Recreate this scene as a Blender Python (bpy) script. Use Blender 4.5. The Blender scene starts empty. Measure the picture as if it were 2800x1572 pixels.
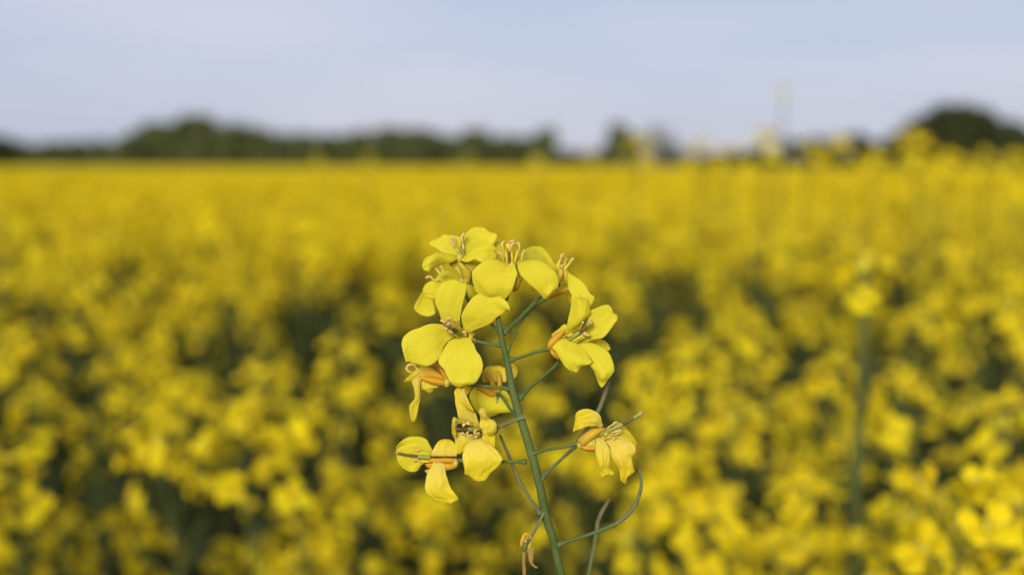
import bpy, math, random
import numpy as np
from mathutils import Vector, Matrix, Euler, noise

random.seed(11)
R = math.radians
scene = bpy.context.scene
COL = scene.collection

# ------------------------------------------------------------------ camera
PITCH = R(6.86)
CAM = Vector((0.0, 0.0, 1.25))
FPX = 2748.0                                   # focal length in pixels of the 2800 px wide photograph
FOCUS = 0.18
cam_d = bpy.data.cameras.new('camera')
cam = bpy.data.objects.new('camera', cam_d)
COL.objects.link(cam)
cam.location = CAM
cam.rotation_euler = (R(90) - PITCH, 0, 0)
cam_d.sensor_fit = 'HORIZONTAL'
cam_d.sensor_width = 36.0
cam_d.lens = FPX / 2800.0 * 36.0
cam_d.clip_start = 0.01
cam_d.clip_end = 6000.0
cam_d.dof.use_dof = True
cam_d.dof.focus_distance = FOCUS
cam_d.dof.aperture_fstop = 8.0
scene.camera = cam
FWD = Vector((0, math.cos(PITCH), -math.sin(PITCH)))
UP = Vector((0, math.sin(PITCH), math.cos(PITCH)))

# ------------------------------------------------------------------ sky, sun, exposure
SUN_EL, SUN_AZ = R(21), R(192)                 # behind the camera, a little to the left
world = bpy.data.worlds.new('World')
scene.world = world
world.use_nodes = True
nt = world.node_tree
nt.nodes.clear()
def wn(t, **k):
    n = nt.nodes.new(t)
    for a, b in k.items(): setattr(n, a, b)
    return n
w_out = wn('ShaderNodeOutputWorld')
w_bg = wn('ShaderNodeBackground')
w_bg.inputs['Strength'].default_value = 0.1
sky = wn('ShaderNodeTexSky', sky_type='NISHITA', sun_disc=False, sun_elevation=SUN_EL, sun_rotation=SUN_AZ)
sky.dust_density = 2.0
tc = wn('ShaderNodeTexCoord')
mp = wn('ShaderNodeMapping')
mp.inputs['Scale'].default_value = (1.1, 1.1, 7.0)
mp.inputs['Rotation'].default_value = (R(3), R(-5), R(20))
mp.inputs['Location'].default_value = (0.35, 0.1, 0.55)
nz = wn('ShaderNodeTexNoise')
nz.inputs['Scale'].default_value = 1.3
nz.inputs['Detail'].default_value = 3.0
nz.inputs['Roughness'].default_value = 0.45
rmp = wn('ShaderNodeValToRGB')
rmp.color_ramp.elements[0].position = 0.36
rmp.color_ramp.elements[1].position = 0.66
SKYK = 1.0
rmp.color_ramp.elements[0].color = (0.425, 0.485, 0.665, 1)
rmp.color_ramp.elements[1].color = (0.60, 0.607, 0.72, 1)
mul = wn('ShaderNodeVectorMath', operation='SCALE')
mul.inputs['Scale'].default_value = 3.75
mixs = wn('ShaderNodeMix', data_type='RGBA')
mixs.inputs['Factor'].default_value = 0.92
L = nt.links.new
L(tc.outputs['Generated'], mp.inputs['Vector'])
L(mp.outputs['Vector'], nz.inputs['Vector'])
L(nz.outputs['Fac'], rmp.inputs['Fac'])
L(rmp.outputs['Color'], mul.inputs[0])
L(sky.outputs['Color'], mixs.inputs['A'])
L(mul.outputs['Vector'], mixs.inputs['B'])
L(mixs.outputs['Result'], w_bg.inputs['Color'])
L(w_bg.outputs['Background'], w_out.inputs['Surface'])

sun_d = bpy.data.lights.new('sun', 'SUN')
sun_d.energy = 1.5
sun_d.angle = R(18)
sun_d.color = (1.0, 0.965, 0.90)
sun = bpy.data.objects.new('sun', sun_d)
COL.objects.link(sun)
sdir = Vector((math.sin(SUN_AZ) * math.cos(SUN_EL), math.cos(SUN_AZ) * math.cos(SUN_EL), math.sin(SUN_EL)))
sun.rotation_euler = sdir.to_track_quat('Z', 'Y').to_euler()

vs = scene.view_settings
vs.view_transform = 'Standard'
vs.look = 'None'
vs.gamma = 1.0
vs.use_curve_mapping = False
vs.exposure = 1.4
scene.cycles.max_bounces = 10
scene.cycles.diffuse_bounces = 6
scene.cycles.transmission_bounces = 8
scene.cycles.use_denoising = True

# ------------------------------------------------------------------ materials
def new_mat(name):
    m = bpy.data.materials.new(name)
    m.use_nodes = True
    m.node_tree.nodes.clear()
    return m, m.node_tree

def N(t, kind, **k):
    n = t.nodes.new(kind)
    for a, b in k.items():
        if a in n.inputs: n.inputs[a].default_value = b
        else: setattr(n, a, b)
    return n

def mix_rgb(t, fac, a, b):
    n = t.nodes.new('ShaderNodeMix'); n.data_type = 'RGBA'
    for key, v in (('Factor', fac), ('A', a), ('B', b)):
        if hasattr(v, 'links'): t.links.new(v, n.inputs[key])
        elif key == 'Factor': n.inputs[key].default_value = v
        else: n.inputs[key].default_value = (*v, 1)
    return n.outputs['Result']

def math_n(t, op, a, b=None, clamp=False):
    n = t.nodes.new('ShaderNodeMath'); n.operation = op; n.use_clamp = clamp
    for i, v in enumerate((a, b)):
        if v is None: continue
        if hasattr(v, 'links'): t.links.new(v, n.inputs[i])
        else: n.inputs[i].default_value = v
    return n.outputs[0]

def ramp(t, fac, stops):
    n = t.nodes.new('ShaderNodeValToRGB')
    while len(n.color_ramp.elements) < len(stops): n.color_ramp.elements.new(0.5)
    for e, (p, c) in zip(n.color_ramp.elements, stops):
        e.position = p; e.color = (*c, 1) if len(c) == 3 else c
    t.links.new(fac, n.inputs['Fac'])
    return n.outputs['Color']

def thin_surface(t, colour, trans, rough=0.5, spec=0.25, bump=None, bump_d=0.0001, trans_col=None):
    """a leaf or petal: light is partly reflected, partly let through"""
    p = N(t, 'ShaderNodeBsdfPrincipled')
    p.inputs['Roughness'].default_value = rough
    p.inputs['Specular IOR Level'].default_value = spec
    tr = N(t, 'ShaderNodeBsdfTranslucent')
    mx = N(t, 'ShaderNodeMixShader'); mx.inputs[0].default_value = trans
    o = N(t, 'ShaderNodeOutputMaterial')
    if hasattr(colour, 'links'):
        t.links.new(colour, p.inputs['Base Color']); t.links.new(colour, tr.inputs['Color'])
    else:
        p.inputs['Base Color'].default_value = (*colour, 1); tr.inputs['Color'].default_value = (*colour, 1)
    if bump is not None:
        b = N(t, 'ShaderNodeBump'); b.inputs['Strength'].default_value = 1.0; b.inputs['Distance'].default_value = bump_d
        t.links.new(bump, b.inputs['Height'])
        t.links.new(b.outputs['Normal'], p.inputs['Normal']); t.links.new(b.outputs['Normal'], tr.inputs['Normal'])
    t.links.new(p.outputs[0], mx.inputs[1]); t.links.new(tr.outputs[0], mx.inputs[2])
    t.links.new(mx.outputs[0], o.inputs['Surface'])

def vein_field(t, freq=26.0, scale_noise=3.0):
    """lines that fan out from the petal's base, from its UV (u across, v along)"""
    uv = N(t, 'ShaderNodeUVMap')
    sep = N(t, 'ShaderNodeSeparateXYZ'); t.links.new(uv.outputs[0], sep.inputs[0])
    nz_ = N(t, 'ShaderNodeTexNoise'); nz_.inputs['Scale'].default_value = scale_noise; nz_.inputs['Detail'].default_value = 3
    t.links.new(uv.outputs[0], nz_.inputs['Vector'])
    wob = math_n(t, 'MULTIPLY', math_n(t, 'SUBTRACT', nz_.outputs['Fac'], 0.5), 0.22)
    u = math_n(t, 'ADD', sep.outputs['X'], wob)
    s = math_n(t, 'SINE', math_n(t, 'MULTIPLY', u, freq))
    s2 = math_n(t, 'SINE', math_n(t, 'MULTIPLY', u, freq * 2.37))
    ln = math_n(t, 'POWER', math_n(t, 'ABSOLUTE', s), 16.0)
    ln2 = math_n(t, 'POWER', math_n(t, 'ABSOLUTE', s2), 12.0)
    return ln, ln2, sep.outputs['X'], sep.outputs['Y'], nz_.outputs['Fac']

def petal_material(name, base, edge, wilt=0.0, trans=0.3, spec=0.2):
    m, t = new_mat(name)
    ln, ln2, u, v, nf = vein_field(t)
    oi = N(t, 'ShaderNodeObjectInfo')
    col = mix_rgb(t, math_n(t, 'MULTIPLY', oi.outputs['Random'], 0.6), base, edge)
    blot = N(t, 'ShaderNodeTexNoise'); blot.inputs['Scale'].default_value = 5.0; blot.inputs['Detail'].default_value = 5.0
    uvn = N(t, 'ShaderNodeUVMap'); t.links.new(uvn.outputs[0], blot.inputs['Vector'])
    bl = math_n(t, 'MULTIPLY', math_n(t, 'SUBTRACT', blot.outputs['Fac'], 0.45, True), 1.2, True)
    col = mix_rgb(t, bl, col, (edge[0] * 0.93, edge[1] * 0.93, edge[2]))
    # veins, a touch deeper in colour, strongest near the claw
    fade = math_n(t, 'SUBTRACT', 1.0, v, True)
    vv = math_n(t, 'MULTIPLY', math_n(t, 'ADD', ln, math_n(t, 'MULTIPLY', ln2, 0.4)), math_n(t, 'ADD', math_n(t, 'MULTIPLY', fade, 0.24), 0.05), True)
    col = mix_rgb(t, vv, col, (edge[0] * 0.80, edge[1] * 0.72, edge[2] * 0.8))
    # paler rims: light showing through the thin edges, put into the colour
    rim = math_n(t, 'MAXIMUM', math_n(t, 'POWER', math_n(t, 'ABSOLUTE', math_n(t, 'SUBTRACT', math_n(t, 'MULTIPLY', u, 2.0), 1.0)), 12.0), math_n(t, 'POWER', v, 26.0))
    col = mix_rgb(t, math_n(t, 'MULTIPLY', rim, 0.45, True), col, (0.90, 0.83, 0.12))
    if wilt > 0:
        # papery pale streaks where the petal dries out, fanning from the base
        pal = math_n(t, 'MULTIPLY', math_n(t, 'SUBTRACT', math_n(t, 'ADD', math_n(t, 'MULTIPLY', fade, 1.1), math_n(t, 'MULTIPLY', ln, 0.35)), 0.42, True), wilt * 1.5, True)
        pal = math_n(t, 'MULTIPLY', pal, math_n(t, 'ADD', 0.35, blot.outputs['Fac']), True)
        col = mix_rgb(t, pal, col, (0.85, 0.72, 0.25))
        lips = math_n(t, 'MULTIPLY', math_n(t, 'POWER', v, 14.0), 0.5, True)
        col = mix_rgb(t, lips, col, (0.74, 0.48, 0.03))
    h = math_n(t, 'ADD', math_n(t, 'MULTIPLY', ln, -0.5), math_n(t, 'ADD', math_n(t, 'MULTIPLY', ln2, -0.25), math_n(t, 'MULTIPLY', blot.outputs['Fac'], 1.1 + 2.5 * wilt)))
    thin_surface(t, col, trans, rough=0.6, spec=spec, bump=h, bump_d=0.000025 + 0.00007 * wilt)
    return m

def noisy_material(name, a, b, scale, rough=0.5, spec=0.3, bump_d=0.0, trans=0.0, detail=4.0, rnd=None):
    m, t = new_mat(name)
    tcn = N(t, 'ShaderNodeTexCoord')
    nz_ = N(t, 'ShaderNodeTexNoise'); nz_.inputs['Scale'].default_value = scale; nz_.inputs['Detail'].default_value = detail
    t.links.new(tcn.outputs['Object'], nz_.inputs['Vector'])
    f = math_n(t, 'MULTIPLY', math_n(t, 'SUBTRACT', nz_.outputs['Fac'], 0.3, True), 2.5, True)
    col = mix_rgb(t, f, a, b)
    if rnd is not None:
        oi = N(t, 'ShaderNodeObjectInfo')
        col = mix_rgb(t, math_n(t, 'MULTIPLY', oi.outputs['Random'], 0.7), col, rnd)
    thin_surface(t, col, trans, rough, spec, nz_.outputs['Fac'] if bump_d else None, bump_d or 0.001)
    return m

M = {}
M['petal'] = petal_material('petal_yellow', (0.80, 0.725, 0.050), (0.78, 0.675, 0.036), 0.0, 0.5, 0.08)
M['petal_wilted'] = petal_material('petal_wilting', (0.84, 0.70, 0.03), (0.80, 0.61, 0.028), 0.5, 0.42, 0.1)
M['field_petal'] = petal_material('field_petal', (0.84, 0.675, 0.007), (0.80, 0.55, 0.006), 0.0, 0.3, 0.04)
M['sepal'] = noisy_material('sepal_orange', (0.68, 0.39, 0.022), (0.62, 0.43, 0.05), 420, 0.5, 0.2, 0.00008, 0.3)
M['sepal_deep'] = noisy_material('sepal_deep_orange', (0.66, 0.31, 0.014), (0.62, 0.39, 0.035), 300, 0.5, 0.2, 0.00008, 0.25)
M['sepal_olive'] = noisy_material('sepal_olive', (0.56, 0.45, 0.035), (0.64, 0.54, 0.07), 380, 0.5, 0.2, 0.00006, 0.25)
M['stem'] = noisy_material('stem_green', (0.058, 0.090, 0.022), (0.115, 0.142, 0.042), 150, 0.55, 0.08, 0.00006)
M['stem_grey'] = noisy_material('stem_greyed', (0.105, 0.118, 0.045), (0.15, 0.155, 0.075), 240, 0.6, 0.08, 0.00006)
M['pod_brown'] = noisy_material('pod_brown', (0.13, 0.10, 0.042), (0.17, 0.14, 0.062), 260, 0.6, 0.15, 0.00006)
M['pistil'] = noisy_material('pistil_green', (0.20, 0.21, 0.03), (0.30, 0.29, 0.05), 500, 0.45, 0.35)
M['pistil_dark'] = noisy_material('pistil_dark', (0.075, 0.050, 0.022), (0.16, 0.11, 0.04), 600, 0.55, 0.15)
M['stigma'] = noisy_material('stigma_tan', (0.36, 0.22, 0.075), (0.48, 0.32, 0.12), 1800, 0.7, 0.2, 0.00012)
M['filament'] = noisy_material('filament_yellow', (0.72, 0.58, 0.04), (0.78, 0.66, 0.08), 500, 0.45, 0.3, 0, 0.25)
M['anther'] = noisy_material('anther_tan', (0.52, 0.33, 0.07), (0.64, 0.46, 0.14), 2200, 0.75, 0.15, 0.00022)
M['dry_petal'] = noisy_material('dried_petal', (0.36, 0.26, 0.085), (0.42, 0.23, 0.04), 300, 0.6, 0.2, 0.0001, 0.3)
M['bud'] = noisy_material('bud_yellowgreen', (0.56, 0.50, 0.03), (0.66, 0.56, 0.035), 200, 0.5, 0.3)
M['field_stem'] = noisy_material('field_stem', (0.062, 0.080, 0.020), (0.098, 0.115, 0.032), 40, 0.6, 0.12)
M['field_leaf'] = noisy_material('field_leaf', (0.040, 0.050, 0.014), (0.062, 0.074, 0.020), 30, 0.6, 0.1, 0.0006, 0.15)

# ------------------------------------------------------------------ builders
ORIGIN = {}                                   # world origin of each object built here
def mk(name, verts, faces, mat, parent=None, origin=None, uvs=None, mat_idx=None, smooth=True, solid=0.0):
    """one mesh object; verts are world coordinates, the object's own origin is `origin`"""
    o_w = Vector(origin) if origin is not None else (ORIGIN[parent.name] if parent else Vector((0, 0, 0)))
    v = np.asarray(verts, dtype=float) - np.array(o_w)
    me = bpy.data.meshes.new(name)
    me.from_pydata(v.tolist(), [], faces)
    for m in (mat if isinstance(mat, (list, tuple)) else [mat]): me.materials.append(m)
    if mat_idx is not None: me.polygons.foreach_set('material_index', mat_idx)
    if smooth: me.polygons.foreach_set('use_smooth', [True] * len(me.polygons))
    if uvs is not None:
        lay = me.uv_layers.new(name='UVMap')
        li = np.empty(len(me.loops), dtype=np.int32); me.loops.foreach_get('vertex_index', li)
        lay.data.foreach_set('uv', np.asarray(uvs, dtype=float)[li].ravel())
    me.update()
    ob = bpy.data.objects.new(name, me)
    COL.objects.link(ob)
    ORIGIN[ob.name] = o_w
    if parent:
        ob.parent = parent
        ob.location = o_w - ORIGIN[parent.name]
    else:
        ob.location = o_w
    if solid:
        md = ob.modifiers.new('thickness', 'SOLIDIFY'); md.thickness = solid; md.offset = 0.0
    return ob

def tag(o, label=None, cat=None, group=None, kind=None):
    if label: o['label'] = label
    if cat: o['category'] = cat
    if group: o['group'] = group
    if kind: o['kind'] = kind
    return o

def empty(name, loc):
    e = bpy.data.objects.new(name, None); COL.objects.link(e)
    e.empty_display_size = 0.05
    e.location = loc; ORIGIN[e.name] = Vector(loc)
    return e

def catmull(pts, n):
    p = np.asarray(pts, dtype=float)
    if len(p) < 3:
        s = np.linspace(0, 1, n)[:, None]
        return p[0] * (1 - s) + p[-1] * s
    q = np.concatenate([(2 * p[0] - p[1])[None], p, (2 * p[-1] - p[-2])[None]])
    s = np.linspace(0, len(p) - 1 - 1e-9, n)
    i = s.astype(int); f = (s - i).reshape(-1, *([1] * (p.ndim - 1)))
    a, b, c, d = q[i], q[i + 1], q[i + 2], q[i + 3]
    return 0.5 * (2 * b + (c - a) * f + (2 * a - 5 * b + 4 * c - d) * f ** 2 + (3 * b - a - 3 * c + d) * f ** 3)

def tube_data(path, radii, sides=8, n=None, bump=0.0, seed=0):
    """a smooth tube through path, closed at both ends -> verts, faces"""
    path = [list(p) for p in path]
    n = n or max(4, 3 * len(path))
    pts = catmull(path, n)
    rad = np.interp(np.linspace(0, 1, n), np.linspace(0, 1, len(radii)), radii)
    tan = np.gradient(pts, axis=0); tan /= (np.linalg.norm(tan, axis=1)[:, None] + 1e-12)
    ref = np.array([0, 0, 1.0]) if abs(tan[0][2]) < 0.9 else np.array([1.0, 0, 0])
    verts, faces = [], []
    a = np.linspace(0, 2 * math.pi, sides, endpoint=False)
    rng = np.random.RandomState(seed)
    for k in range(n):
        u = np.cross(tan[k], ref); u /= (np.linalg.norm(u) + 1e-12); ref = np.cross(u, tan[k])
        rr = rad[k] * (1 + bump * (rng.rand(sides) - 0.5))
        verts.extend(pts[k] + (np.cos(a) * rr)[:, None] * u + (np.sin(a) * rr)[:, None] * ref)
    for k in range(n - 1):
        for j in range(sides):
            j2 = (j + 1) % sides
            faces.append((k * sides + j, k * sides + j2, (k + 1) * sides + j2, (k + 1) * sides + j))
    verts.append(pts[0] - tan[0] * rad[0] * 0.4); verts.append(pts[-1] + tan[-1] * rad[-1] * 0.6)
    c0, c1 = n * sides, n * sides + 1
    for j in range(sides):
        j2 = (j + 1) % sides
        faces.append((c0, j2, j)); faces.append((c1, (n - 1) * sides + j, (n - 1) * sides + j2))
    return [list(map(float, v)) for v in verts], faces

class MB:
    """collects shapes, builds ONE mesh"""
    def __init__(s): s.v, s.f, s.m, s.uv = [], [], [], []
    def add(s, vf, mi=0, uv=None):
        v, f = vf; o = len(s.v)
        s.v.extend(v); s.f.extend([tuple(i + o for i in q) for q in f]); s.m.extend([mi] * len(f))
        s.uv.extend(uv if uv is not None else [(0.5, 0.5)] * len(v))
        return s
    def build(s, name, mats, parent=None, origin=None, solid=0.0):
        return mk(name, s.v, s.f, mats, parent, origin, s.uv, s.m, True, solid)

# ------------------------------------------------------------------ ground
def grid_mesh(name, xs, ys, zf, mat):
    X, Y = np.meshgrid(xs, ys)
    V = [(float(x), float(y), float(zf(x, y))) for x, y in zip(X.ravel(), Y.ravel())]
    nx = len(xs)
    F_ = [(j * nx + i, j * nx + i + 1, (j + 1) * nx + i + 1, (j + 1) * nx + i) for j in range(len(ys) - 1) for i in range(nx - 1)]
    return mk(name, V, F_, mat)

def ground_material():
    m, t = new_mat('soil')
    tcn = N(t, 'ShaderNodeTexCoord')
    n1 = N(t, 'ShaderNodeTexNoise'); n1.inputs['Scale'].default_value = 6.0; n1.inputs['Detail'].default_value = 8.0
    n2 = N(t, 'ShaderNodeTexNoise'); n2.inputs['Scale'].default_value = 60.0; n2.inputs['Detail'].default_value = 6.0
    for q in (n1, n2): t.links.new(tcn.outputs['Object'], q.inputs['Vector'])
    c = mix_rgb(t, n1.outputs['Fac'], (0.030, 0.026, 0.016), (0.050, 0.052, 0.024))
    c = mix_rgb(t, math_n(t, 'MULTIPLY', n2.outputs['Fac'], 0.5), c, (0.02, 0.018, 0.012))
    thin_surface(t, c, 0.0, 0.9, 0.1, n2.outputs['Fac'], 0.02)
    return m
M['soil'] = ground_material()
gs = np.array([-2500, -900, -300, -100, -40, -15, -6, -2, 0, 2, 6, 15, 40, 100, 300, 900, 2500], float)
tag(grid_mesh('ground', gs, np.array([-2500, -600, -100, -20, -4, 0, 4, 20, 60, 150, 400, 1000, 2500], float), lambda x, y: 0.0, M['soil']), 'dark soil under the rapeseed plants', 'ground', kind='structure')

# ------------------------------------------------------------------ the far part of the field, where plants merge
def crop_material():
    m, t = new_mat('far_crop')
    tcn = N(t, 'ShaderNodeTexCoord')
    n1 = N(t, 'ShaderNodeTexNoise'); n1.inputs['Scale'].default_value = 9.0; n1.inputs['Detail'].default_value = 6.0; n1.inputs['Roughness'].default_value = 0.7
    n2 = N(t, 'ShaderNodeTexNoise'); n2.inputs['Scale'].default_value = 0.12; n2.inputs['Detail'].default_value = 3.0
    for q in (n1, n2): t.links.new(tcn.outputs['Object'], q.inputs['Vector'])
    f = math_n(t, 'ADD', math_n(t, 'MULTIPLY', n1.outputs['Fac'], 1.4), math_n(t, 'MULTIPLY', n2.outputs['Fac'], 0.5))
    c = ramp(t, math_n(t, 'MULTIPLY', f, 0.55), [(0.26, (0.30, 0.28, 0.03)), (0.38, (0.74, 0.60, 0.025)), (0.60, (0.86, 0.72, 0.03))])
    thin_surface(t, c, 0.0, 0.8, 0.1)
    return m
M['crop'] = crop_material()
FAR0, FAR1 = 44.0, 330.0
ys = np.r_[FAR0 - 2.0, FAR0, FAR0 + np.cumsum(np.linspace(0.5, 6.5, 82))]
ys = np.r_[ys[ys < FAR1], FAR1, FAR1 + 1.5]
xs = np.linspace(-330, 330, 420)
def crop_z(x, y):
    if y < FAR0 - 1 or y > FAR1 + 1: return 0.0
    return 1.04 + 0.09 * noise.noise(Vector((x * 1.1, y * 1.1, 1.7))) + 0.05 * noise.noise(Vector((x * 3.1, y * 3.1, 4.0)))
tag(grid_mesh('rapeseed_field', xs, ys, crop_z, M['crop']), 'farthest part of the yellow rapeseed field, at the foot of the treeline', 'field', kind='stuff')

# ------------------------------------------------------------------ trees far behind the field
def leaf_tree_material(name, a, b):
    m, t = new_mat(name)
    tcn = N(t, 'ShaderNodeTexCoord')
    n1 = N(t, 'ShaderNodeTexNoise'); n1.inputs['Scale'].default_value = 0.9; n1.inputs['Detail'].default_value = 4.0
    t.links.new(tcn.outputs['Object'], n1.inputs['Vector'])
    oi = N(t, 'ShaderNodeObjectInfo')
    c = mix_rgb(t, math_n(t, 'ADD', math_n(t, 'MULTIPLY', n1.outputs['Fac'], 0.7), math_n(t, 'MULTIPLY', oi.outputs['Random'], 0.4), True), a, b)
    thin_surface(t, c, 0.3, 0.6, 0.2)
    return m
M['tree_mid'] = leaf_tree_material('foliage_mid', (0.098, 0.118, 0.038), (0.122, 0.140, 0.050))
M['tree_dark'] = leaf_tree_material('foliage_dark', (0.046, 0.056, 0.020), (0.068, 0.076, 0.026))
M['tree_pale'] = leaf_tree_material('foliage_sparse', (0.105, 0.108, 0.070), (0.135, 0.13, 0.09))
M['bark'] = noisy_material('bark', (0.05, 0.038, 0.026), (0.09, 0.07, 0.05), 6, 0.9, 0.1)

def crown_mesh(name, seed, mat, lobes, leaves, leaf, squat=1.0):
    """foliage of a tree 1 m wide and 1 m tall (base at 0): leaf-sized faces spread through several uneven lobes"""
    rng = np.random.RandomState(seed)
    cs = []
    for k in range(lobes):
        a = rng.rand() * 6.283; h = rng.rand() ** 1.5
        rr = (0.40 - 0.24 * h) * math.sqrt(rng.rand())
        cs.append((rr * math.cos(a), rr * math.sin(a), 0.08 + 0.74 * h, 0.14 + 0.12 * rng.rand() * (1 - 0.4 * h)))
    v, f = [], []
    for i in range(leaves):
        x, y, z, r = cs[rng.randint(lobes)]
        d = rng.normal(size=3); d /= np.linalg.norm(d)
        c = np.array([x, y, z]) + d * r * (rng.rand() ** 0.35) * np.array([1, 1, squat])
        n_ = d + 0.9 * rng.normal(size=3); n_ /= np.linalg.norm(n_)
        u = np.cross(n_, rng.normal(size=3)); u /= np.linalg.norm(u); w = np.cross(n_, u)
        s = leaf * (0.6 + 0.8 * rng.rand())
        o = len(v)
        v += [list(c - u * s), list(c + w * s * 0.6), list(c + u * s), list(c - w * s * 0.6)]
        f.append((o, o + 1, o + 2, o + 3))
    me = bpy.data.meshes.new(name); me.from_pydata(v, [], f); me.materials.append(mat); me.update()
    return me, cs

def trunk_mesh(name, cs, mat, seed):
    b = MB(); rng = random.Random(seed)
    b.add(tube_data([(0, 0, -0.02), (0.01, 0, 0.15), (0.0, 0.01, 0.4), (0.01, 0, 0.72)], [0.035, 0.026, 0.02, 0.006], 7, n=8))
    for x, y, z, r in cs[:7]:
        b.add(tube_data([(0, 0, max(0.1, z - 0.22)), (x * 0.5, y * 0.5, z - 0.08), (x, y, z)], [0.013, 0.009, 0.004], 5, n=5))
    me = bpy.data.meshes.new(name); me.from_pydata(b.v, [], b.f); me.materials.append(mat); me.update()
    return me

TREES = {}
for key, seed, mat, lobes, leaves, leaf in (('mid_a', 3, 'tree_mid', 15, 5200, 0.034), ('mid_b', 8, 'tree_mid', 13, 4800, 0.036), ('dark_a', 15, 'tree_dark', 16, 5200, 0.034),
                                            ('dark_b', 21, 'tree_dark', 14, 5000, 0.036), ('pale', 33, 'tree_pale', 16, 1700, 0.024)):
    cm, cs = crown_mesh('crown', seed, M[mat], lobes, leaves, leaf)
    TREES[key] = (cm, trunk_mesh('trunk', cs, M['bark'], seed))

HORIZON_PX = 786.0 - FPX * math.tan(PITCH)
def on_ground(x_px, D):
    """a ground point D metres away that stands under column x_px of the photograph (2576 px wide coordinates)"""
    x = x_px * 2800.0 / 2576.0
    return Vector(((x - 1400.0) / FPX * D * math.cos(PITCH) * 1.0, D, 0.0))

def tree(x, top, w, D, key, label, group=None, name='tree', cat='tree'):
    S = 2800.0 / 2576.0
    h = 1.25 + (HORIZON_PX - top * S) / FPX * D
    wd = w * S / FPX * D * (1.4 if h > 6 else 1.8)
    e = empty(name, on_ground(x, D))
    e.rotation_euler.z = (x * 1.7) % 6.28
    tag(e, label, cat, group)
    cm, tm = TREES[key]
    for nm, me in (('crown', cm), ('trunk', tm)):
        o = bpy.data.objects.new(nm, me); COL.objects.link(o); o.parent = e
        o.scale = (wd, wd, h / 0.98)
    return e

LEFT = 'green trees of the distant treeline left of the flower'
rngt = random.Random(5)
for x, top, w in ((-60, 335, 120), (-10, 338, 110), (45, 366, 80), (95, 378, 80), (150, 378, 80), (205, 374, 85), (260, 368, 85), (312, 360, 80), (362, 332, 100), (405, 316, 110), (450, 303, 120),
                  (505, 298, 130), (560, 310, 120), (620, 318, 110), (670, 328, 100), (718, 350, 70), (762, 341, 75), (808, 352, 60), (852, 338, 90), (912, 330, 105), (980, 328, 110),
                  (1050, 331, 105), (1120, 338, 105), (1190, 347, 100), (1255, 357, 95), (1308, 366, 80)):
    tree(x, top - (9 if top < 345 else 23), w, 255 + 60 * rngt.random(), rngt.choice(['mid_a', 'mid_b']), {505: 'highest crown of the long green hump in the left treeline', -60: 'dark tree at the very left edge of the horizon', 762: 'small rounded crown in the dip right of the long green hump', 362: 'tree where the long green hump steps down to the low bushes', 980: 'middle tree of the flat stretch of treeline left above the flower'}.get(x, 'green tree in the blurred distant treeline left of the flower'), LEFT)
for x in range(-60, 1330, 62):
    tree(x, 368, 84, 318, rngt.choice(['mid_a', 'mid_b']), 'low bush in the hedge that closes the foot of the left treeline', 'hedge bushes at the foot of the left treeline', 'bush', 'bush')
tree(1365, 316, 84, 240, 'mid_a', 'pointed small tree ending the left treeline, above the flower')
tree(1560, 304, 104, 200, 'mid_a', 'rounded dark green tree standing alone on the horizon beside a sparse tree')
tree(1652, 272, 120, 200, 'pale', 'sparse greyish tree standing on the horizon right of the rounded one')
for x, top, w in ((1415, 384, 80), (1470, 388, 70), (1522, 380, 70)):
    tree(x, top - 8, w, 280, 'mid_b', 'low bush on the horizon between the left treeline and the lone trees', 'low bushes left of the lone trees', 'bush', 'bush')
for x, top, w in ((1725, 386, 80), (1790, 388, 90), (1855, 383, 90), (1925, 374, 100)):
    tree(x, top - 7, w, 260, 'mid_a', 'low bush on the horizon between the lone trees and the dark hedge', 'low bushes right of the lone trees', 'bush', 'bush')
for x, top, w in ((1985, 356, 100), (2045, 348, 110), (2110, 344, 115), (2175, 342, 110), (2240, 342, 110)):
    tree(x, top - 10, w, 210, rngt.choice(['dark_a', 'dark_b']), 'dark tree in the low hedge row left of the tall dark clump', 'dark hedge row trees at the right')
for x, top, w in ((2335, 268, 150), (2395, 266, 150), (2460, 280, 150), (2525, 302, 130), (2585, 322, 120), (2640, 340, 120)):
    tree(x, top - 10, w * 1.1, 170, rngt.choice(['dark_a', 'dark_b']), 'dark tree in the tall clump at the right end of the horizon', 'trees of the tall dark clump at the right')

# ------------------------------------------------------------------ field plants: one set of shapes, copied
Z = Vector((0, 0, 1))
def frame_from(axis, spin=0.0):
    q = Vector(axis).normalized().to_track_quat('Z', 'Y')
    return q.to_matrix().to_4x4() @ Matrix.Rotation(spin, 4, 'Z')

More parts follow.
